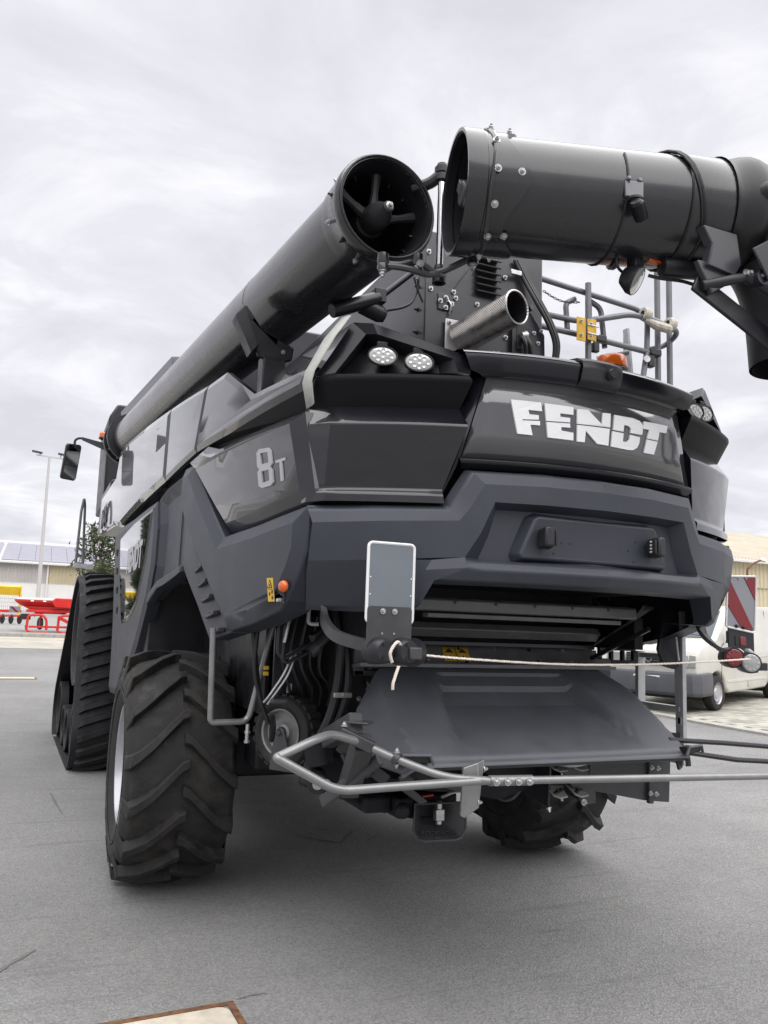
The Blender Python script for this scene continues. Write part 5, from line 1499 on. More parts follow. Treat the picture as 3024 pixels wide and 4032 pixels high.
# crumpled transport film behind the housing
rf = random.Random(3)
b = MB(); rows = []
for j in range(14):
    z = 4.22 - j * .055
    rows.append([Vector((.44 + .030 * i + rf.gauss(0, .006) + .01 * math.sin(j), -1.20 + .03 * math.sin(i * 1.7 + j * .6) + rf.gauss(0, .012), z + rf.gauss(0, .01))) for i in range(8)])
b.grid(rows); fl = b.build('transport_film', 'film', H, smooth=50)
b = MB(); b.lathe([(0, .35), (.1, .34), (.22, .24), (.28, .1), (.28, -.5)], (.78, -.6, 3.55), (0, 0, 1), 24); b.build('filter_dome', 'plastic', H)
b = MB(); b.beam((.2, -1.55, 4.0), (.75, -1.2, 4.42), .05, .05); b.build('brace', 'rail', H, bevel=.005)
# ladder rail behind the platform (pale aluminium)
b = MB(); b.beam((1.62, -1.05, 3.4), (1.56, -1.05, 4.0), .05, .02); b.build('upper_ladder_rail', 'alu', rails)
# grain-tank lid and cab seen over the left flank
b = MB(); b.prism([(-1.10, .8, 3.3), (-1.16, .8, 4.05), (-.95, .8, 4.25), (.95, .8, 4.25), (1.16, .8, 4.05), (1.10, .8, 3.3)], (0, 3.6, 0)); b.build('grain_tank', 'wall', H, bevel=.02)
b = MB(); b.prism([(-1.17, 3.6, 4.74), (-1.06, 3.6, 4.76), (-1.06, 3.6, 4.62), (-1.15, 3.6, 4.60)], (-.32, 2.6, -.10)); b.build('tank_lid', 'rail', H, bevel=.01)
b = MB(); b.prism([(-1.15, 3.62, 4.59), (-1.06, 3.62, 4.61), (-.9, 3.62, 3.9), (-1.02, 3.62, 3.9)], (-.30, 2.5, -.10)); b.build('tank_extension', 'wall', H, bevel=.01)
cab = empty('cab', (0, 0, 0), H)
b = MB(); b.prism([(-1.585, 6.9, 3.35), (-1.60, 6.9, 4.72), (-1.49, 6.9, 4.93), (1.49, 6.9, 4.93), (1.60, 6.9, 4.72), (1.585, 6.9, 3.35)], (0, 1.6, 0)); b.build('cab_body', 'black', cab, bevel=.03)
b = MB(); b.prism([(-1.62, 5.4, 2.9), (-1.60, 5.4, 3.5), (-1.4, 5.4, 3.6), (1.4, 5.4, 3.6), (1.60, 5.4, 3.5), (1.62, 5.4, 2.9)], (0, 1.6, 0)); b.build('cab_base', 'wall', cab, bevel=.02)
b = MB(); b.lathe([(.05, 0), (.075, .01), (.075, .03)], (-1.645, 7.0, 4.37), (0, 0, 1), 18); b.build('beacon_base', 'black', cab)
b = MB(); b.lathe([(.07, .03), (.068, .09), (.05, .115), (0, .12)], (-1.645, 7.0, 4.37), (0, 0, 1), 18); b.build('beacon_lens', 'orange', cab)
b = MB(); b.tube(bend_path([(-1.58, 7.0, 4.24), (-1.80, 7.0, 4.31), (-1.98, 7.0, 4.36), (-2.05, 7.0, 4.32), (-2.05, 7.0, 4.2)], .06), .018, 8); b.prism([(-1.58, 6.98, 4.20), (-1.58, 6.98, 4.31), (-1.95, 6.98, 4.37), (-1.95, 6.98, 4.33)], (0, .05, 0)); mr = b.build('mirror_arm', 'black', cab)
mh = empty('wing_mirror', (-2.055, 7.0, 3.965), cab)
b = MB(); b.prism([(-.105, .05, -.265), (.085, .05, -.275), (.108, .05, -.23), (.112, .05, .25), (.09, .05, .28), (-.09, .05, .275), (-.112, .05, .24), (-.12, .05, -.24)], (0, .07, 0)); b.build('mirror_shell', 'black', mh, bevel=.015)
b = MB(); b.prism([(-.095, .042, -.04), (.095, .042, -.05), (.10, .042, .24), (.08, .042, .265), (-.08, .042, .26), (-.10, .042, .23)], (0, .006, 0)); b.build('mirror_glass', 'mirror', mh)
b = MB(); b.prism([(-.10, .042, -.25), (.075, .042, -.26), (.095, .042, -.22), (.095, .042, -.06), (-.095, .042, -.05)], (0, .006, 0)); b.build('wide_mirror_glass', 'mirror', mh)
mh.rotation_euler = (R(14), 0, R(16))
b = MB(); b.tube(bend_path([(-1.87, 7.4, 2.45), (-1.855, 7.4, 3.30), (-1.83, 7.4, 3.50), (-1.805, 7.5, 3.40), (-1.75, 7.6, 2.35)], .04), .02, 8); b.build('step_handrail', 'rail', cab)
b = MB(); b.beam((-1.9, 7.4, 2.46), (-1.62, 7.4, 2.44), .2, .06); b.build('cab_step', 'alu', cab)
b = MB(); b.lathe([(0, .015), (.04, .012), (.045, 0)], SP(5.35, 2.63, .06), (-1, -.2, 0), 14); b.build('marker_lamp', 'red_lens', cab)

# ---------------------------------------------------------------- rubber tracks
def track(s):
    t = empty('crawler_track', (s * 1.60, 5.1, 0), H)
    t.rotation_euler = (0, 0, -s * R(2.2))
    circ = [((-.92 , .42), .42), ((1.45, .42), .42), ((-.38, 1.50), .68)]     # rear idler, front idler, drive wheel (y from track centre)
    # outer belt line: rear idler bottom -> front idler -> drive wheel -> back
    def tang(c0, r0, c1, r1):
        d = Vector((c1[0] - c0[0], c1[1] - c0[1])); L_ = d.length; d.normalize()
        nrm = Vector((d.y, -d.x))
        k = (r0 - r1) / L_
        nn = nrm * math.sqrt(1 - k * k) + d * k
        return Vector(c0) + nn * r0, Vector(c1) + nn * r1, nn
    order = [0, 1, 2]
    path = []
    segs = [tang(circ[order[i]][0], circ[order[i]][1], circ[order[(i + 1) % 3]][0], circ[order[(i + 1) % 3]][1]) for i in range(3)]
    for i in range(3):
        a, c, nn = segs[i]
        n = max(2, int((c - a).length / .05))
        path += [a.lerp(c, k / n) for k in range(n)]
        cc, rr = circ[order[(i + 1) % 3]]
        a0 = math.atan2(nn.y, nn.x); a1 = math.atan2(segs[(i + 1) % 3][2].y, segs[(i + 1) % 3][2].x)
        while a1 < a0: a1 += 2 * PI
        n = max(3, int((a1 - a0) * rr / .05))
        path += [Vector((cc[0] + rr * math.cos(lerp(a0, a1, k / n)), cc[1] + rr * math.sin(lerp(a0, a1, k / n)))) for k in range(n)]
    K = len(path)
    nrmv = []
    for i in range(K):
        d = (path[(i + 1) % K] - path[i - 1]).normalized(); nrmv.append(Vector((d.y, -d.x)))
    hw = .345
    b = MB()
    rows = []
    for i in list(range(K)) + [0]:
        p = path[i]; q = nrmv[i]
        def P(x, d): return (x, p.x + q.x * d, p.y + q.y * d)
        rows.append([P(-hw, -.05), P(-hw, -.008), P(-hw + .015, 0), P(hw - .015, 0), P(hw, -.008), P(hw, -.05), P(-hw, -.05)])
    b.grid(rows); b.build('belt', 'track_rubber', t, smooth=40)
    # chevron bars
    tot = [0]
    for i in range(K): tot.append(tot[-1] + (path[(i + 1) % K] - path[i]).length)
    def at(sv):
        sv %= tot[-1]
        lo = 0
        while tot[lo + 1] < sv: lo += 1
        f_ = (sv - tot[lo]) / (tot[lo + 1] - tot[lo])
        p = path[lo].lerp(path[(lo + 1) % K], f_); q = nrmv[lo].lerp(nrmv[(lo + 1) % K], f_).normalized(); return p, q
    nb = int(tot[-1] / .150)
    pitch = tot[-1] / nb
    bars = MB()
    for k in range(nb):
        for side in (-1, 1):
            s0 = k * pitch + (pitch / 2 if side > 0 else 0)
            secs = []
            for j in range(6):
                u = j / 5
                x = (lerp(-hw + .03, .08, u) if side < 0 else -lerp(-hw + .03, -.12, u)) * -s
                ss = s0 - u * .115
                hgt = .052 if 0 < j < 5 else .03
                ring = []
                for (dd, hh) in ((-.048, -.004), (-.030, hgt), (.022, hgt), (.034, -.004)):
                    p, q = at(ss + dd)
                    xx = x + (.03 * side * s * (1 if j == 0 else 0) * (0 if hh == 0 else -1) * -1)
                    ring.append((xx, p.x + q.x * hh, p.y + q.y * hh))
                secs.append(ring)
            bars.grid(secs)
            bars.add(secs[0], [(0, 1, 2, 3)]); bars.add(secs[-1], [(0, 1, 2, 3)])
    bars.build('track_bars', 'track_rubber', t, smooth=20)
    for (c, r_, nm) in ((circ[0][0], .37, 'idler_wheel'), (circ[1][0], .37, 'idler_wheel'), (circ[2][0], .63, 'drive_wheel'), ((.02, .30), .25, 'roller'), ((.58, .30), .25, 'roller')):
        b = MB()
        for xo in (-.30, .20):
            b = MB()
            b.lathe([(.0, .03), (r_ * .35, .03), (r_ * .4, .05), (r_ * .8, .04), (r_ * .85, .0), (r_, .0), (r_, .10), (r_ * .8, .10), (0, .10)], (xo * 1.0, c[0], c[1]), (1, 0, 0), 30)
            b.build(nm, 'track_rubber', t)
    b = MB(); b.beam((0, -.8, .45), (0, 1.3, .45), .18, .22); b.beam((0, -.1, .5), (0, -.35, 1.45), .2, .4); b.build('track_frame', 'dark', t, bevel=.02)
    return t
track(-1); track(1)

# ---------------------------------------------------------------- rear wheels with tractor tyres
def rear_wheel():
    t = empty('rear_wheel', (0, 0, .775), H)
    b = MB()
    prof = [(.385, -.225), (.41, -.245), (.47, -.272), (.56, -.285), (.63, -.272), (.678, -.245), (.700, -.20), (.716, -.10), (.721, 0), (.716, .10), (.700, .20), (.678, .245), (.63, .272), (.56, .285), (.47, .272), (.41, .245), (.385, .225)]
    b.lathe(prof, (0, 0, 0), (1, 0, 0), 72)
    def crown(x):
        x = abs(x); return .721 - .5 * x * x - (max(0, x - .2) * .3)
    n = 15
    for k in range(n):
        for side in (-1, 1):
            f0 = 2 * PI * (k + (.5 if side > 0 else 0)) / n
            secs = []
            stations = [(-.012, .0, .058, .031), (.02, .02, .060, .031), (.09, .135, .062, .032), (.16, .255, .064, .034), (.225, .345, .064, .037), (.262, .385, .056, .041), (.283, .40, .0, .047)]
            for (x, adv, hh, hw) in stations:
                ring = []
                base = crown(x) if x < .25 else (.690 if x < .27 else .655)
                if x >= .28: base = .60
                for (dd, q) in ((-hw * 1.25, -.012), (-hw * .9, hh), (hw * .9, hh), (hw * 1.25, -.012)):
                    ang_ = f0 + adv + dd / .74
                    rr = base + q
                    ring.append((side * x, rr * math.cos(ang_), rr * math.sin(ang_)))
                secs.append(ring)
            b.grid(secs); b.add(secs[0], [(0, 1, 2, 3)])
            # shallow seams between the bars
    tyre = b.build('tyre', 'rubber', t, smooth=20, bevel=.005)
    # moulded rings on the side wall
    b = MB(); b.lathe([(.50, -.2795), (.505, -.284), (.515, -.2855), (.52, -.283)], (0, 0, 0), (1, 0, 0), 72); b.build('sidewall_ring', 'rubber', t)
    b = MB(); b.lathe([(.50, .2795), (.505, .284), (.515, .2855), (.52, .283)], (0, 0, 0), (1, 0, 0), 72); b.build('sidewall_ring', 'rubber', t)
    b = MB()
    b.lathe([(.398, -.222), (.404, -.242), (.398, -.252), (.388, -.250), (.378, -.225), (.368, -.20), (.362, -.10), (.355, .02), (.345, .06), (.20, .07), (.16, .04), (0, .04)], (0, 0, 0), (1, 0, 0), 60)
    b.lathe([(.398, .222), (.404, .242), (.388, .250), (.362, .2), (.355, .02)], (0, 0, 0), (1, 0, 0), 60)
    rim = b.build('rim', 'silver', t, smooth=35)
    for k in range(10):
        a = 2 * PI * k / 10
        bolt(rim, (.035, .13 * math.cos(a), .13 * math.sin(a)), (-1, 0, 0), 2.2)
    b = MB(); b.lathe([(0, -.03), (.09, -.03), (.11, .0), (.11, .06)], (0, 0, 0), (1, 0, 0), 24); b.build('hub', 'frame', t)
    return t
rwL = rear_wheel(); rwL.location = (-1.455, 0, .745); rwL.rotation_euler = (R(4), 0, 0); rwL.scale = (1.2, .952, .952)
rwR = copy_tree(rwL, H); rwR.location = (1.455, 0, .745); rwR.rotation_euler = (R(13), 0, 0); rwR.scale = (-1.2, .952, .952)
rwL.name = 'rear_wheel'

# ---------------------------------------------------------------- straw outlet under the bumper
b = MB()
b.span((-.86, -2.0, 1.62), (-.80, -1.0, 1.80)); b.span((.80, -2.0, 1.62), (.86, -1.0, 1.80))
b.span((-.85, -1.55, 1.35), (.85, -1.2, 1.95)); b.span((-.85, -2.2, 1.93), (.85, -1.2, 1.99))
b.build('outlet_box', 'dark', H)
b = MB(); b.prism([(-.675, -2.15, 1.852), (-.675, -2.165, 1.84), (-.675, -2.165, 1.79), (-.675, -2.15, 1.785), (-.675, -2.10, 1.785), (-.675, -2.10, 1.852)], (1.35, 0, 0)); ob = b.build('outlet_beam', 'beam', H, bevel=.004)
for k in range(5):
    b = MB(); b.lathe([(0, .001), (.009, .001), (.009, -.004)], (-.46 + k * .235, -2.1655, 1.832), (0, -1, 0), 10); b.build('hole', 'print_black', ob)
b = MB(); b.beam((-.60, -2.12, 1.765), (.58, -2.12, 1.765), .06, .022); b.build('outlet_lip', 'beam', ob, bevel=.003)
b = MB(); b.prism([(-.74, -1.75, 1.735), (-.74, -1.78, 1.70), (-.74, -1.74, 1.655), (-.74, -1.70, 1.655), (-.74, -1.70, 1.735)], (1.48, 0, 0)); b.build('second_beam', 'beam', H, bevel=.006)
b = MB(); b.beam((-.76, -1.68, 1.62), (.76, -1.68, 1.62), .03, .03); b.build('cross_rod', 'wall', H, bevel=.006)
# inner apron with bolts and warning stickers
b = MB(); b.prism([(-.80, -1.60, 1.62), (.80, -1.60, 1.62), (.80, -1.66, 1.50), (-.80, -1.66, 1.50)], (0, .02, 0)); ap = b.build('apron', 'beam', H, bevel=.003)
for k in range(6):
    for (z, y) in ((1.595, -1.614), (1.525, -1.65)):
        bolt(ap, (-.62 + k * .24 + (.04 if z < 1.55 else 0), y, z), (0, -1, -.4), 1.1, k % 2 == 0)
for k in range(2):
    x0 = -.245 + k * .085
    st_ = MB(); st_.add([(x0, -1.6175, 1.600), (x0 + .08, -1.6175, 1.600), (x0 + .087, -1.655, 1.522), (x0 + .007, -1.655, 1.522)], [(0, 1, 2, 3)]); st_.build('warning_sticker', 'yellow', ap, solid=.002)
    for (za, zb_, w_) in ((1.592, 1.568, .028), (1.555, 1.530, .022)):
        mk = MB(); ya = lerp(-1.6175, -1.655, (1.6 - za) / .078) - .003; yb_ = lerp(-1.6175, -1.655, (1.6 - zb_) / .078) - .003
        mk.add([(x0 + .042, ya, za), (x0 + .042 + w_, yb_, zb_), (x0 + .042 - w_, yb_, zb_)], [(0, 1, 2)]); mk.build('pictogram', 'print_black', ap)
b = MB(); b.prism([(-.80, -1.64, 1.495), (.78, -1.64, 1.495), (.80, -1.84, 1.515), (-.82, -1.84, 1.515)], (0, 0, -.02)); b.build('upper_deck', 'beam', H, bevel=.003)

# spreading flap: one moulded sheet with a sunken field
def flap_pt(x, v):        # v 0 at the top edge, 1 at the bottom edge
    w_ = lerp(.80, .80, v)
    y = lerp(-1.80, -2.44, v); z = 1.50 - .385 * v - .06 * v * (1 - v) * -1
    return x, y, z
b = MB()
rows = []
VS = [0, .03, .06, .085, .10, .15, .20, .225, .29, .36, .4, .5, .6, .7, .8, .88, .94, 1.0]
nxs = 150
for v in VS:
    main = lerp(.70, .79, min(1, v / .3))
    half = main + (lerp(.03, .22, min(1, v / .62)) if v < .62 else lerp(.22, .05, (v - .62) / .38))
    row = []
    for i in range(nxs + 1):
        x = lerp(-half, half, i / nxs)
        _, y, z = flap_pt(x, v)
        d = 0.0
        # sunken trapezoid running out towards the bottom edge
        xl = lerp(.41, .56, max(0, v - .09) / .8)
        K_ = ((0, 0), (.085, 0), (.10, .018), (.20, .034), (.225, .062), (.36, .078), (.90, 0), (1.0, 0))
        for (v0, d0), (v1, d1) in zip(K_, K_[1:]):
            if v0 <= v <= v1: depth = lerp(d0, d1, (v - v0) / (v1 - v0))
        d = depth * max(0., min(1., (xl - abs(x)) / lerp(.06, .02, v)))
        # soft swage beside the field
        d -= .010 * max(0., 1 - abs(abs(x) - xl - .045) / .045) * max(0, 1 - abs(v - .3) / .5)
        # side wings fold down
        wing = max(0., abs(x) - main + .02)
        z2 = z - wing * .75; y2 = y + wing * .75 * v; x = math.copysign(min(abs(x), main - .02) + wing * .80, x)
        row.append((x, y2 + d * .45, z2 - d * .8))
    rows.append(row)
b.grid(rows)
last = rows[-1]
b.grid([last, [(x, y - .004, z - .022) for x, y, z in last], [(x * .995, y + .03, z - .03) for x, y, z in last]])
fp = b.build('spreader_flap', 'plastic_flap', H, smooth=16, solid=.012)
b = MB(); b.beam((-.80, -2.38, 1.082), (.80, -2.38, 1.082), .05, .02); b.build('edge_rail', 'frame', fp, bevel=.004)
for s in (-1, 1):
    b = MB(); b.prism([(s * .72, -2.475, 1.118), (s * .735, -2.475, 1.15), (s * .845, -2.44, 1.15), (s * .86, -2.43, 1.12)], (0, .10, -.01)); b.build('corner_notch', 'print_black', fp, bevel=.008)
    b = MB(); b.tube([(s * .715, -2.478, 1.112), (s * .732, -2.478, 1.152), (s * .848, -2.442, 1.152), (s * .865, -2.432, 1.118)], .008, 6); b.build('notch_rim', 'plastic_flap', fp)
# white specks of dust stay in the material; small rub marks
b = MB(); b.lathe([(0, .002), (.014, .001), (.018, 0)], (-.665, -1.93, 1.432), (0, -.4, .9), 12); b.build('plug', 'frame', fp)
# spreader housing below the flap
b = MB()
b.prism([(.16, -2.12, 1.06), (.42, -2.12, 1.045), (.96, -2.10, 1.025), (.945, -2.10, .795), (.78, -2.10, .812), (.43, -2.12, .88), (.43, -2.12, .82), (.36, -2.12, .815)], (0, .02, 0)); dp = b.build('deflector_plate', 'frame', H, bevel=.003)
b = MB(); b.span((.785, -2.125, .80), (.815, -2.10, 1.03)); b.build('plate_strip', 'frame', dp, bevel=.002)
for (x, z) in ((.80, .99), (.845, .985), (.79, .855), (.83, .85)): bolt(dp, (x, -2.127, z), (0, -1, 0), 1.1)
vb = empty('vane_box', (0, .05, .012), H)
for x in (.135, .385):
    b = MB(); b.prism([(x, -2.18, 1.03), (x, -1.95, 1.03), (x, -1.95, .82), (x, -2.16, .80)], (.012, 0, 0)); b.build('vane_side', 'wall', vb, bevel=.003)
b = MB(); b.tube(smooth_path([(.12, -2.17, 1.035), (.26, -2.22, 1.022), (.41, -2.17, 1.035)], 6), .018, 8); b.build('vane_top_roll', 'alu', vb)
for z in (.995, .865):
    for k, x in enumerate((.19, .32)):
        b = MB()
        b.prism([(x - .055, -2.21, z), (x - .03, -2.235, z - .01), (x + .05, -2.19, z - .015), (x + .055, -2.12, z + .02), (x - .05, -2.12, z + .035)], (0, 0, .008)); v_ = b.build('vane', 'pale_vane', vb, bevel=.002)
        b = MB(); b.beam((x - .04, -2.20, z + .012), (x + .04, -2.15, z + .02), .02, .012); b.build('vane_slot', 'print_black', vb, bevel=.003)
        bolt(vb, (x - .01, -2.18, z + .016), (0, -.2, 1), 1.0, True)
        b = MB(); b.cyl((x + .04, -2.14, z + .02), (x + .04, -2.15, z - .04), .008, n=8); b.build('vane_pin', 'steel', vb)
bolt(vb, (.135, -2.17, .80), (0, -.5, -1), 1.3); bolt(vb, (.33, -2.2, .825), (0, -1, 0), 1.4)
b = MB(); b.prism([(-.78, -2.0, 1.08), (.14, -2.0, 1.06), (.14, -2.0, .90), (-.10, -2.0, .84), (-.38, -2.0, .90), (-.62, -2.0, .98)], (0, .03, 0)); sh = b.build('spreader_housing', 'dark', H, bevel=.005)
b = MB(); b.prism([(-.66, -2.05, 1.06), (-.60, -2.05, 1.06), (-.60, -2.05, .92), (-.52, -2.05, .86), (-.56, -2.05, .85), (-.68, -2.05, .93)], (0, .02, 0)); b.build('hanger_plate', 'frame', sh, bevel=.004)
b = MB(); b.lathe([(.0, .05), (.30, .05), (.34, .02), (.34, -.02), (0, -.02)], (-.35, -1.75, .93), (0, 0, 1), 30); b.lathe([(.0, .05), (.30, .05), (.34, .02), (.34, -.02), (0, -.02)], (.38, -1.75, .93), (0, 0, 1), 30); b.build('spinner_disc', 'dark', sh)
for (x, z) in ((-.58, 1.03), (-.48, 1.035), (-.20, 1.03), (.02, 1.03)): bolt(sh, (x, -2.004, z), (0, -1, 0), 1.1, True)

# ---------------------------------------------------------------- protective bar behind the flap
gb = empty('guard_bar', (0, 0, 0), H)
for s in (-1,):
    b = MB(); b.tube(bend_path([(-.62, -2.76, 1.095), (-1.05, -2.76, 1.088), (-1.265, -2.76, 1.083), (-1.500, -2.75, 1.207), (-1.497, -2.742, 1.21), (-1.335, -2.70, 1.266), (-1.235, -2.60, 1.270), (-1.10, -2.54, 1.228)], .06, 6), .0172, 12); b.build('bar_hoop', 'rod', gb)
    b = MB(); b.tube(bend_path([(-1.10, -2.53, 1.232), (-.98, -2.62, 1.175), (-.80, -2.735, 1.11), (-.62, -2.765, 1.096)], .08, 6), .0165, 12); b.build('inner_bar', 'rod', gb)
b = MB(); b.tube([(-.70, -2.76, 1.096), (1.22, -2.76, 1.045)], .0165, 12); b.build('cross_bar', 'rod', gb)
b = MB(); b.tube([(-.605, -2.76, 1.0935), (-.40, -2.76, 1.088)], .0212, 14); sl_ = b.build('sleeve', 'rod', gb)
for k in range(4): bolt(gb, (-.585 + k * .053, -2.784, 1.092 - k * .0014), (0, -1, 0), 1.3)
b = MB(); b.tube([(.98, -2.76, 1.0515), (1.30, -2.76, 1.043)], .0212, 14); b.build('sleeve', 'rod', gb)
bolt(gb, (1.0, -2.784, 1.05), (0, -1, 0), 1.3)
b = MB(); b.tube(bend_path([(1.22, -2.76, 1.045), (1.5, -2.75, 1.038), (1.9, -2.72, 1.10)], .1, 5), .0165, 10); b.build('bar_hoop', 'rod', gb)
b = MB(); b.tube([(.74, -2.42, 1.12), (1.05, -2.48, 1.08), (1.7, -2.60, 1.05)], .013, 8); b.tube([(.72, -2.35, 1.17), (1.1, -2.35, 1.145), (1.7, -2.4, 1.10)], .013, 8); b.build('stay_rod', 'black', gb)
b = MB(); b.beam((-1.16, -2.50, 1.262), (-1.04, -2.565, 1.205), .05, .045); cl2 = b.build('bar_clamp', 'frame', gb, bevel=.004)
bolt(cl2, (-1.15, -2.51, 1.287), (0, 0, 1), 1.2); bolt(cl2, (-.965, -2.635, 1.195), (0, 0, 1), 1.2); bolt(cl2, (-.965, -2.635, 1.150), (0, 0, -1), 1.0)
b = MB(); b.lathe([(.02, -.012), (.026, -.012), (.026, .012), (.02, .012)], (-.965, -2.635, 1.172), (.6, -.6, -.4), 14); b.build('bar_ring', 'frame', cl2)
b = MB(); b.prism([(-1.12, -2.44, 1.30), (-1.02, -2.42, 1.30), (-1.0, -2.46, 1.30), (-1.05, -2.52, 1.30)], (0, 0, -.012)); b.beam((-1.07, -2.44, 1.29), (-1.0, -1.9, 1.15), .06, .09); b.beam((-.98, -2.5, 1.15), (-1.12, -2.2, .92), .03, .05); b.beam((-1.06, -2.5, 1.22), (-1.02, -2.25, .98), .08, .09); b.build('bar_bracket', 'frame', gb, bevel=.005)
b = MB(); b.prism([(-.625, -2.70, 1.155), (-.605, -2.72, 1.17), (-.615, -2.70, .975), (-.675, -2.69, .935), (-.695, -2.69, .945), (-.685, -2.69, 1.135)], (.006, .025, 0)); ps = b.build('stop_plate', 'rod', gb, bevel=.003)
bolt(ps, (-.600, -2.70, 1.13), (1, -.2, 0), 1.3); bolt(ps, (-.618, -2.69, .995), (1, -.2, 0), 1.3)
b = MB(); b.beam((-.68, -2.67, 1.06), (-.60, -2.05, 1.0), .02, .05); b.build('bar_stay', 'frame', gb, bevel=.003)

# ---------------------------------------------------------------- towing hitch with catch funnel
ht = empty('towing_hitch', (0, 0, 0), H)
b = MB()
def hrow(sc, y, dz): 
    o = []
    for (x, z) in ((-.145, .085), (.145, .08), (.15, -.05), (.125, -.095), (.09, -.105), (-.09, -.10), (-.125, -.09), (-.15, -.05)): o.append((-.375 + x * sc[0], y, .735 + dz + z * sc[1]))
    return o + [o[0]]
b.grid([hrow((1, 1), -1.90, 0), hrow((.97, .95), -1.90, .0), hrow((.45, .5), -1.80, .02), hrow((.3, .3), -1.78, .02)])
b.build('catch_funnel', 'frame', ht, smooth=30, solid=.010, bevel=.003)
b = MB(); b.tube([Vector(p) + Vector((0, -.004, 0)) for p in hrow((1, 1), -1.90, 0)[:-1]], .006, 6, closed=True); b.build('funnel_rim', 'frame', ht)
b = MB(); b.box((-.36, -1.86, .75), (.05, .04, .06)); b.cyl((-.36, -1.86, .70), (-.36, -1.86, .82), .016); b.build('hitch_pin', 'steel', ht, bevel=.006)
b = MB(); b.span((-.60, -1.86, .74), (-.50, -1.6, .84)); b.span((-.5, -1.8, .72), (-.22, -1.3, .84)); b.span((-.75, -1.8, .76), (-.6, -1.4, .84)); b.lathe([(0, -.03), (.035, -.03), (.04, 0)], (-.58, -1.88, .785), (0, 1, 0), 16); b.build('hitch_block', 'dark', ht, bevel=.015)
b = MB(); b.cyl((-.46, -1.86, .845), (-.40, -1.86, .85), .012); b.build('red_cap', 'red_lens', ht)
b = MB(); b.tube(bend_path([(-.36, -1.88, .84), (-.30, -1.89, .865), (-.24, -1.89, .87)], .02), .009, 8); b.build('hitch_lever', 'steel', ht)
lettering('ROCKINGER', .036, (-.375, -1.889, .668), (1, 0, -.05), (0, -.35, 1), 'frame', ht, thick=.003)
b = MB(); b.prism([(-.395, -1.892, .648), (-.365, -1.892, .648), (-.365, -1.892, .632), (-.395, -1.892, .632)], (0, .006, 0)); b.build('maker_mark', 'frame', ht, bevel=.001)
# drawbar arm running under the axle
b = MB(); b.beam((-1.05, -1.75, 1.0), (-.55, -1.65, .82), .10, .20); b.beam((-.6, -1.65, .82), (-.3, -.4, .8), .18, .12); da = b.build('drawbar_arm', 'dark', H, bevel=.02)
b = MB(); b.lathe([(0, .04), (.05, .04), (.055, 0), (.055, -.06)], (-1.02, -1.82, .935), (-.2, -1, -.2), 20); b.build('arm_pivot', 'black', da)
bolt(da, (-1.03, -1.865, .93), (-.2, -1, -.2), 2.2); bolt(da, (-.99, -1.87, .93), (-.2, -1, -.2), 2.2)
b = MB(); b.cyl((-1.0, -1.8, 1.02), (-1.02, -1.8, 1.12), .07, n=18); b.build('arm_drum', 'dark', da)

# ---------------------------------------------------------------- warning boards and tail lamps
def tail_lamps(t, base, face, names, back=False):
    pass
# left board: swung inwards, its bare back towards the camera
lb = empty('folded_warning_board', (0, 0, 0), H)
lb['label'] = 'grey bare back of a warning board swung in, with black tail lamps below'
yB = -2.66
def rrect(x0, x1, z0, z1, r, n=5):
    o = []
    for (cx, cz, a0) in ((x1 - r, z1 - r, 0), (x0 + r, z1 - r, 90), (x0 + r, z0 + r, 180), (x1 - r, z0 + r, 270)):
        for k in range(n + 1):
            a = R(a0 + 90 * k / n); o.append((cx + r * math.cos(a), cz + r * math.sin(a)))
    return o
def skew(pts, sh, zc): return [(x + (z - zc) * sh, z) for x, z in pts]
bx0, bx1, bz0, bz1 = -1.132, -.925, 1.776, 2.042
b = MB(); b.prism([(x, yB, z) for x, z in rrect(bx0 + .004, bx1 - .004, bz0, bz1 - .004, .012)], (0, .006, 0)); bd = b.build('board', 'board_back', lb)
b = MB(); b.tube([(x, yB + .002, z) for x, z in rrect(bx0, bx1, bz0 - .06, bz1, .018)], .0065, 6, closed=True); b.build('board_edge', 'white', bd)
for z in (1.83, 1.90): 
    for x in (bx0 + .012, bx1 - .012):
        b = MB(); b.lathe([(0, .001), (.003, .001), (.003, 0)], (x, yB - .0005, z), (0, -1, 0), 8); b.build('rivet_hole', 'white', bd)
b = MB(); b.prism([(x, yB - .006, z) for x, z in rrect(bx0 + .002, bx1 - .006, 1.595, 1.782, .015)], (0, .006, 0)); mp_ = b.build('mounting_plate', 'frame', lb, bevel=.001)
for x in (-1.063, -1.010): bolt(mp_, (x, yB - .007, 1.762), (0, -1, 0), 1.0); bolt(mp_, (x, yB - .007, 1.672), (0, -1, 0), .35)
b = MB()
arm = bend_path([(-1.135, -2.16, 1.80), (-1.14, -2.25, 1.68), (-1.135, -2.45, 1.635), (-1.03, -2.62, 1.612)], .16, 8)
arm = smooth_path([(-1.14, -2.15, 1.80), (-1.15, -2.20, 1.72), (-1.145, -2.32, 1.66), (-1.11, -2.45, 1.632), (-1.03, -2.60, 1.61)], 6)
for i in range(len(arm) - 1): b.beam(arm[i], arm[i] + (arm[i + 1] - arm[i]) * 1.04, .028, .05)
b.build('swing_arm', 'frame', lb)
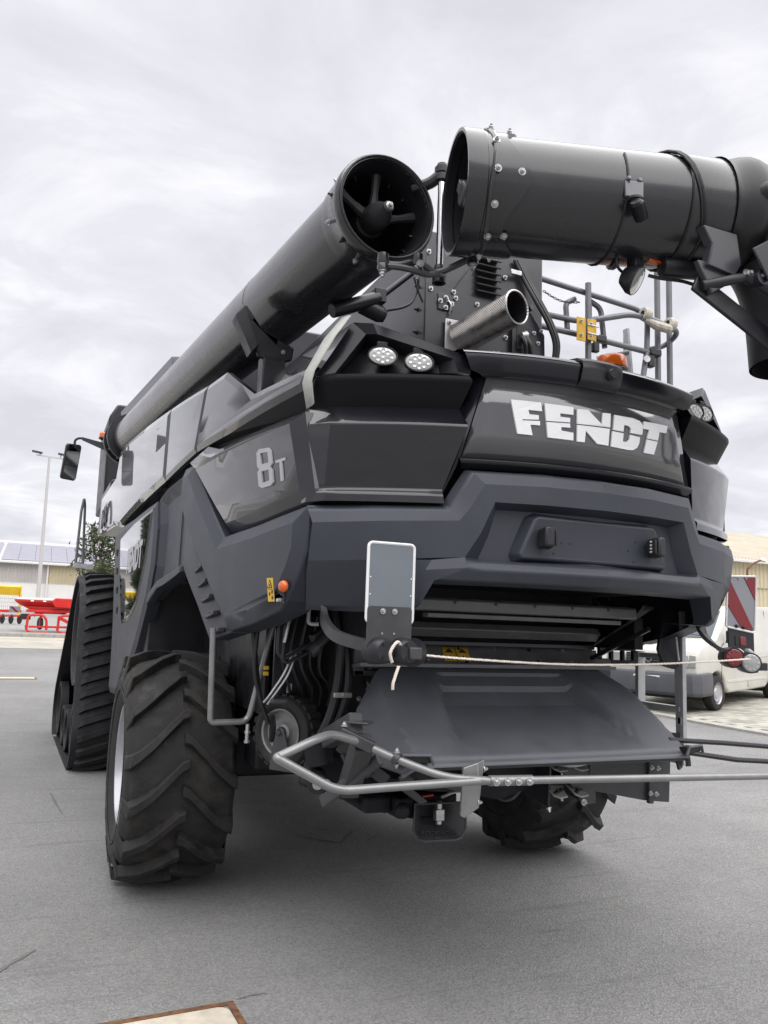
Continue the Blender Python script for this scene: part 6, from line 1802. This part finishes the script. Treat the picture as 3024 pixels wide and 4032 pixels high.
for (x, y) in ((-1.070, -2.68), (-.972, -2.70)):
    lm = empty('tail_lamp', (x, y, 1.603), lb)
    lm.rotation_euler = (0, 0, R(24) if x < -1 else R(18))
    b = MB(); b.lathe([(0, -.036), (.040, -.036), (.050, -.026), (.055, .01), (.058, .06), (.055, .062), (.03, .062)], (0, 0, 0), (.25, 1, 0), 26); b.build('lamp_shell', 'black', lm, smooth=45)
    for (dx_, dz_) in ((-.02, .028), (-.02, -.028)):
        b = MB(); b.lathe([(0, .001), (.007, .001), (.007, -.002)], (dx_, -.037, dz_), (-.1, -1, 0), 8); b.build('screw_well', 'print_black', lm)
b = MB(); b.box((-.945, -2.735, 1.597), (.055, .03, .05)); b.build('lamp_block', 'frame', lb, bevel=.006)
b = MB(); b.lathe([(.04, -.03), (.052, -.03), (.060, 0), (.060, .035), (0, .035)], (-.915, -2.64, 1.598), (.6, .8, 0), 24); b.build('lamp_rear_shell', 'black', lb)
# right board: swung out, red and white face visible
rb = empty('extended_warning_board', (0, 0, 0), H)
rb['label'] = 'red and white striped warning board swung out with round red and clear lamps'
yR = -2.22
bp_ = [(1.283, 1.768), (1.475, 1.742), (1.492, 1.752), (1.515, 2.058), (1.505, 2.07), (1.302, 2.06), (1.290, 2.05), (1.270, 1.775)]
b = MB(); b.prism([(x, yR, z) for x, z in bp_], (0, .008, 0)); bd = b.build('board', 'refl_white', rb)
b = MB(); b.tube([(x, yR - .001, z) for x, z in bp_], .006, 6, closed=True); b.build('board_edge', 'white', bd)
def stripe(pts):
    b = MB(); b.prism([(x, yR - .003, z) for x, z in pts], (0, .004, 0)); b.build('red_stripe', 'refl_red', bd)
stripe([(1.297, 2.045), (1.283, 1.895), (1.390, 1.762), (1.470, 1.752), (1.478, 1.762), (1.312, 2.03)])
stripe([(1.418, 2.058), (1.503, 2.062), (1.499, 1.93)])
for p in ((1.375, 2.05), (1.43, 2.052)): bolt(bd, (p[0], yR - .004, p[1]), (0, -1, 0), .5)
for p in ((1.345, 1.775), (1.40, 1.768)): bolt(bd, (p[0], yR - .004, p[1]), (0, -1, 0), .9, True)
b = MB(); b.span((1.292, yR + .004, 1.56), (1.49, yR + .012, 1.78)); mp2 = b.build('mounting_plate', 'black', rb, bevel=.002)
b = MB(); b.span((1.375, yR - .004, 1.665), (1.42, yR + .004, 1.715)); b.build('red_reflector', 'red_lens', mp2, bevel=.003)
b = MB(); b.span((1.34, yR - .0, 1.665), (1.374, yR + .004, 1.72)); b.build('reflector_pad', 'print_black', mp2, bevel=.002)
b = MB()
arm = smooth_path([(1.14, -2.15, 1.80), (1.14, -2.18, 1.72), (1.17, -2.24, 1.655), (1.23, -2.27, 1.62), (1.34, -2.28, 1.59)], 6)
for i in range(len(arm) - 1): b.beam(arm[i], arm[i] + (arm[i + 1] - arm[i]) * 1.04, .05, .022)
b.build('swing_arm', 'frame', rb)
for (x, y, z, m_) in ((1.228, -2.31, 1.597, 'red_lens'), (1.300, -2.36, 1.572, 'clear_lens')):
    lm = empty('tail_lamp', (x, y, z), rb)
    axv = Vector((.50, .86, 0))
    b = MB(); b.lathe([(.050, -.01), (.056, -.01), (.058, .02), (.056, .11), (.045, .12), (0, .12)], (0, 0, 0), axv, 28); b.build('lamp_shell', 'black', lm, smooth=45)
    b = MB(); b.lathe([(.052, -.006), (.045, -.014), (.02, -.018), (0, -.018)], (0, 0, 0), axv, 28); b.build('lamp_lens', m_, lm)
    b = MB()
    for k in range(10):
        p = ringpt(Vector((0, 0, 0)) - axv * .012, axv, .036, 2 * PI * k / 10); b.lathe([(0, -.006), (.007, -.004), (.009, 0)], p, axv, 8)
    for k in range(5):
        p = ringpt(Vector((0, 0, 0)) - axv * .012, axv, .017, 2 * PI * k / 5); b.lathe([(0, -.006), (.006, -.004), (.008, 0)], p, axv, 8)
    b.build('lens_cell', m_, lm)
b = MB(); b.box((1.455, -2.27, 1.55), (.10, .05, .045)); b.box((1.40, -2.27, 1.53), (.06, .05, .03)); b.build('lamp_block', 'black', rb, bevel=.005)
for x in (1.335, 1.41):
    b = MB(); b.box((x, -2.25, 1.63), (.045, .04, .028), Matrix.Rotation(.5, 3, 'Y')); b.build('lamp_lug', 'grey_vinyl', rb, bevel=.01)

# ---------------------------------------------------------------- left underside: guard hoop, wheel, hoses
gh = MB(); gh.tube(bend_path([(-1.475, -1.32, 1.66), (-1.455, -1.30, 1.175), (-1.44, -1.30, 1.16), (-1.245, -1.28, 1.16), (-1.12, -1.30, 1.76)], .05, 6), .0165, 12); gh.build('guard_hoop', 'rod', H)
sw = empty('support_wheel', (-1.03, -1.33, 1.11), H)
b = MB(); b.lathe([(.12, -.06), (.15, -.075), (.18, -.065), (.195, -.04), (.198, 0), (.195, .04), (.18, .065), (.15, .075), (.12, .06)], (0, 0, 0), (1, 0, 0), 36)
for k in range(24):
    a = 2 * PI * k / 24; 
    b.box((0, .199 * math.cos(a), .199 * math.sin(a)), (.10, .012, .03), Matrix.Rotation(a, 3, 'X') )
b.build('tyre', 'rubber', sw)
b = MB(); b.lathe([(.124, -.066), (.128, -.072), (.118, -.068), (.11, -.04), (.05, -.028), (.045, -.05), (.03, -.055), (0, -.055)], (0, 0, 0), (1, 0, 0), 32); b.build('rim', 'rod', sw)
b = MB(); b.lathe([(0, -.09), (.012, -.09), (.018, -.075), (.03, -.07), (.032, -.05)], (0, 0, 0), (1, 0, 0), 10); b.prism([(-.075, .02, .02), (-.075, -.03, .0), (-.075, -.10, -.20), (-.075, .06, -.20), (-.075, .05, -.10)], (.015, 0, 0)); b.build('fork', 'frame', sw, bevel=.004)
sw.rotation_euler = (0, 0, R(36))
def hose(pts, r=.018, m_='hose', name='hose', n=8):
    b = MB(); b.tube(smooth_path(pts, 6), r, n); return b.build(name, m_, H)
hose([(-.885, -1.62, 1.78), (-.87, -1.66, 1.60), (-.868, -1.66, 1.45), (-.89, -1.66, 1.30), (-.93, -1.66, 1.18), (-.99, -1.64, 1.06)], .024)
hose([(-.835, -1.60, 1.70), (-.82, -1.65, 1.50), (-.825, -1.66, 1.36), (-.86, -1.65, 1.22), (-.94, -1.62, 1.08)], .026)
hose([(-.62, -1.75, 1.20), (-.72, -1.72, 1.22), (-.84, -1.68, 1.17), (-.95, -1.66, 1.07), (-1.0, -1.66, 1.0)], .022)
hose([(-.70, -1.75, 1.32), (-.75, -1.80, 1.28), (-.73, -1.80, 1.22), (-.66, -1.78, 1.24)], .012)
hose([(-.66, -1.78, 1.33), (-.72, -1.84, 1.36), (-.78, -1.82, 1.30), (-.74, -1.8, 1.20)], .012)
hose([(-1.27, -1.35, 1.70), (-1.24, -1.35, 1.50), (-1.20, -1.33, 1.30), (-1.14, -1.32, 1.15)], .014)
hose([(-1.24, -1.38, 1.72), (-1.25, -1.38, 1.45), (-1.19, -1.36, 1.25)], .012)
for i in range(5):
    hose([(-1.10 + i * .05, -1.45 - .02 * i, 1.74), (-1.13 + i * .055, -1.46, 1.55 - .02 * i), (-1.06 + i * .06, -1.40, 1.36), (-1.0 + i * .05, -1.30, 1.25)], .010 + .003 * (i % 3))
def pipe(pts, r=.011, m_='wall', name='hydraulic_pipe'):
    b = MB(); b.tube(bend_path(pts, .05, 5), r, 8); return b.build(name, m_, H)
pipe([(-1.195, -1.62, 1.76), (-1.195, -1.62, 1.545), (-1.16, -1.62, 1.52), (-1.02, -1.62, 1.60)], .012)
pipe([(-1.165, -1.63, 1.76), (-1.175, -1.63, 1.52), (-1.15, -1.63, 1.495), (-1.0, -1.63, 1.57)], .010)
pipe([(-1.14, -1.64, 1.76), (-1.17, -1.64, 1.60)], .009, 'steel')
pipe([(-1.10, -1.58, 1.55), (-1.14, -1.58, 1.44), (-1.22, -1.58, 1.32), (-1.235, -1.55, 1.29)], .006, 'steel')
pipe([(-1.085, -1.58, 1.54), (-1.12, -1.58, 1.43), (-1.20, -1.58, 1.315), (-1.215, -1.55, 1.28)], .006, 'steel')
b = MB(); b.beam((-1.21, -1.6, 1.30), (-1.13, -1.6, 1.30), .04, .02); b.build('pipe_bracket', 'frame', H, bevel=.003)
b = MB(); b.cyl((-1.0, -1.62, 1.57), (-.90, -1.6, 1.66), .026, n=14); b.cyl((-1.02, -1.62, 1.55), (-.985, -1.62, 1.585), .034, n=14); b.build('hose_coupling', 'frame', H)
b = MB(); b.beam((-1.0, -1.58, 1.62), (-.72, -1.5, 1.78), .05, .045); b.build('cross_strut', 'frame', H, bevel=.004)
b = MB(); b.span((-.80, -1.70, 1.44), (-.74, -1.62, 1.78)); b.span((-.80, -1.70, 1.44), (-.68, -1.62, 1.47)); b.build('hanger_bracket', 'frame', H, bevel=.006)
b = MB(); b.span((-.905, -1.70, 1.325), (-.805, -1.68, 1.352)); hc = b.build('hose_clamp', 'steel', H, bevel=.003); bolt(hc, (-.855, -1.70, 1.338), (0, -1, 0), .9)
b = MB(); b.prism([(-.86, -1.58, 1.50), (-.60, -1.58, 1.52), (-.60, -1.58, 1.2), (-.70, -1.58, 1.16), (-.84, -1.58, 1.30)], (0, .02, 0)); bp2 = b.build('bolted_plate', 'black', H, bevel=.003)
for (x, z) in ((-.74, 1.47), (-.66, 1.475), (-.72, 1.31), (-.63, 1.40), (-.80, 1.40)): bolt(bp2, (x, -1.582, z), (0, -1, 0), 1.2)
b = MB(); b.box((-.675, -1.60, 1.38), (.012, .012, .012)); b.prism([(-.69, -1.605, 1.40), (-.682, -1.605, 1.405), (-.668, -1.605, 1.385), (-.68, -1.605, 1.383)], (0, .004, 0)); b.prism([(-.69, -1.605, 1.36), (-.682, -1.605, 1.355), (-.668, -1.605, 1.375), (-.68, -1.605, 1.378)], (0, .004, 0)); b.build('wing_nut', 'steel', H)
b = MB(); b.prism([(-1.12, -1.30, 1.75), (-.86, -1.30, 1.75), (-.86, -1.30, 1.05), (-1.12, -1.30, 1.05)], (0, .03, 0)); b.build('rear_panel', 'black', H, bevel=.004)
for (z, y0) in ((1.445, 0), (1.415, 0)):
    b = MB(); b.span((-1.205, -1.40, z), (-1.175, -1.385, z + .022)); b.build('yellow_clip', 'yellow_paint', H, bevel=.004)
b = MB(); b.span((-1.12, -1.50, 1.70), (-1.09, -1.47, 1.76)); b.build('green_valve', mat('green_plastic', (.02, .09, .06), .4), H, bevel=.004)
b = MB(); b.tube(bend_path([(-1.07, -1.72, 1.78), (-1.07, -1.72, 1.70), (-1.02, -1.74, 1.70)], .02), .010, 8); b.build('valve_handle', 'grey_vinyl', H)
b = MB(); b.span((-1.055, -1.36, 1.32), (-1.03, -1.345, 1.37)); b.build('label_plate', 'alu', H)
for (x, z) in ((-1.25, 1.10), (-1.25, 1.05)):
    b = MB(); b.cyl((x, -1.30, z), (x, -1.30, z + .05), .010, n=8); b.lathe([(0, .0), (.016, .0), (.016, .014), (0, .014)], (x, -1.30, z), (0, 0, 1), 6); b.build('hose_fitting', 'steel', H)
b = MB(); b.span((-1.05, -.75, .80), (-.45, -.45, .98)); b.build('axle_plate', 'dark', H, bevel=.02)
b = MB(); b.beam((-.94, -1.9, 1.12), (-.72, -2.0, .96), .03, .06); b.beam((-.80, -2.02, 1.1), (-.92, -1.95, .9), .03, .05); b.cyl((-.93, -1.92, 1.08), (-.85, -1.98, .92), .014, n=8); b.cyl((-.90, -1.9, 1.14), (-.80, -1.98, .98), .022, n=10); b.build('linkage', 'frame', H, bevel=.004)
# right side: ladder and slotted guard below the bumper
ld = empty('folding_ladder', (0, 0, 0), H)
b = MB(); b.prism([(1.345, -1.72, 1.86), (1.345, -1.80, 1.86), (1.345, -1.795, .93), (1.345, -1.735, .91)], (.03, 0, 0)); b.build('ladder_rail', 'alu', ld, bevel=.003)
b = MB(); b.beam((1.36, -1.40, 1.60), (1.36, -1.395, .93), .03, .06, up=(1, 0, 0)); b.build('ladder_rail', 'alu', ld, bevel=.003)
for z in (1.245, .93, 1.56):
    b = MB(); b.span((1.34, -1.77, z), (1.385, -1.39, z + .03)); b.build('ladder_step', 'alu', ld, bevel=.003)
b = MB(); b.tube(rrect(-.018, .018, -.024, .024, .01) and [(1.342, -1.765 + u, 1.19 + v_) for u, v_ in rrect(-.016, .016, -.022, .022, .008)], .004, 5, closed=True); b.build('slot_rim', 'alu', ld)
b = MB(); b.prism([(1.341, -1.778, 1.172), (1.341, -1.752, 1.172), (1.341, -1.752, 1.208), (1.341, -1.778, 1.208)], (-.001, 0, 0)); b.build('slot', 'print_black', ld)
b = MB(); b.prism([(1.26, -1.74, 1.88), (1.34, -1.78, 1.88), (1.335, -1.79, 1.53), (1.30, -1.78, 1.50), (1.24, -1.74, 1.52), (1.22, -1.72, 1.62)], (0, .02, 0)); bk_ = b.build('ladder_bracket', 'wall', ld, bevel=.01)
bolt(bk_, (1.27, -1.76, 1.70), (-.3, -1, 0), 1.4, True)
b = MB(); b.beam((1.345, -1.76, 1.10), (.9, -1.6, 1.12), .02, .03); b.build('ladder_stay', 'black', ld)
b = MB()
for (x0, x1, z0, z1) in ((.95, 1.24, 1.60, 1.64), (.95, 1.24, 1.505, 1.54), (.95, .97, 1.54, 1.60), (1.04, 1.06, 1.54, 1.60), (1.13, 1.15, 1.54, 1.60), (1.22, 1.24, 1.54, 1.60)):
    b.span((x0, -1.50, z0), (x1, -1.47, z1))
b.span((.95, -1.46, 1.64), (1.24, -1.4, 1.85))
b.build('slotted_guard', 'black', H, bevel=.003)
b = MB(); b.prism([(.70, -2.10, 1.79), (.74, -2.14, 1.87), (.80, -2.14, 1.86), (.80, -1.5, 1.62), (.76, -1.5, 1.56)], (.03, 0, 0)); b.build('outlet_side_arm', 'black', H, bevel=.004)
b = MB(); b.beam((.80, -2.12, 1.74), (.78, -1.55, 1.52), .02, .025); b.build('arm_edge', 'wall', H, bevel=.003)
b = MB(); b.prism([(.80, -1.52, 1.55), (1.02, -1.52, 1.55), (1.02, -1.52, 1.22), (.86, -1.52, 1.25)], (0, .02, 0)); b.build('side_shield', 'plastic_flap', H, bevel=.006)
b = MB(); b.prism([(.80, -1.60, 1.60), (.845, -1.60, 1.60), (.84, -1.60, 1.40), (.80, -1.60, 1.40)], (0, .03, 0)); b.build('side_post', 'frame', H, bevel=.004)
b = MB(); b.cyl((1.20, -1.9, 1.70), (1.20, -1.92, 1.56), .006, n=8); b.build('drop_rod', 'alu', H)
b = MB(); b.prism([(.74, -2.38, 1.09), (.80, -2.36, 1.09), (.80, -2.36, 1.03), (.76, -2.38, 1.02)], (0, .02, 0)); b.build('edge_hook', 'frame', H, bevel=.004)

# ---------------------------------------------------------------- white cord tied between the lamps
def cord(pts, name, label):
    P = smooth_path(pts, 30)
    b = MB()
    for ph in (0, 2 * PI / 3, 4 * PI / 3):
        path = []
        d = 0.
        for i, p in enumerate(P):
            if i: d += (P[i] - P[i - 1]).length
            t_ = (P[min(i + 1, len(P) - 1)] - P[max(i - 1, 0)]).normalized()
            u, v_, _ = frame_of(t_)
            a = d / .028 * 2 * PI + ph
            path.append(p + (u * math.cos(a) + v_ * math.sin(a)) * .0032)
        b.tube(path, .0036, 5)
    return tag(b.build(name, 'rope', smooth=60), label, 'rope')
cord([(-1.045, -2.735, 1.56), (-1.06, -2.75, 1.60), (-1.03, -2.745, 1.64), (-.995, -2.72, 1.625), (-.90, -2.66, 1.592), (-.5, -2.56, 1.568), (0, -2.47, 1.552), (.5, -2.41, 1.556), (.9, -2.38, 1.572), (1.262, -2.39, 1.595)], 'cord', 'white twisted cord stretched between the two pairs of tail lamps')
cord([(-1.015, -2.735, 1.545), (-1.03, -2.74, 1.51), (-1.04, -2.74, 1.475), (-1.038, -2.735, 1.455)], 'cord_end', 'short loose end of white cord hanging below the folded lamps')

# ------------------------------------------------------------------ keep the tree at thing > part > sub-part
bpy.context.view_layer.update()
def chain(o):
    c = [o]
    while c[-1].parent is not None: c.append(c[-1].parent)
    return c[::-1]
deep = [(o, chain(o)) for o in COL.objects if len(chain(o)) > 3]
moves = [(o, c[1], o.matrix_world.copy()) for o, c in deep]
for o, anc, mw in moves:
    o.parent = anc
    o.matrix_parent_inverse = anc.matrix_world.inverted()
    o.rotation_mode = 'XYZ'
    o.matrix_basis = mw
for o in [o for o in COL.objects if o.type == 'EMPTY' and o.parent is not None and not o.children]:
    bpy.data.objects.remove(o)
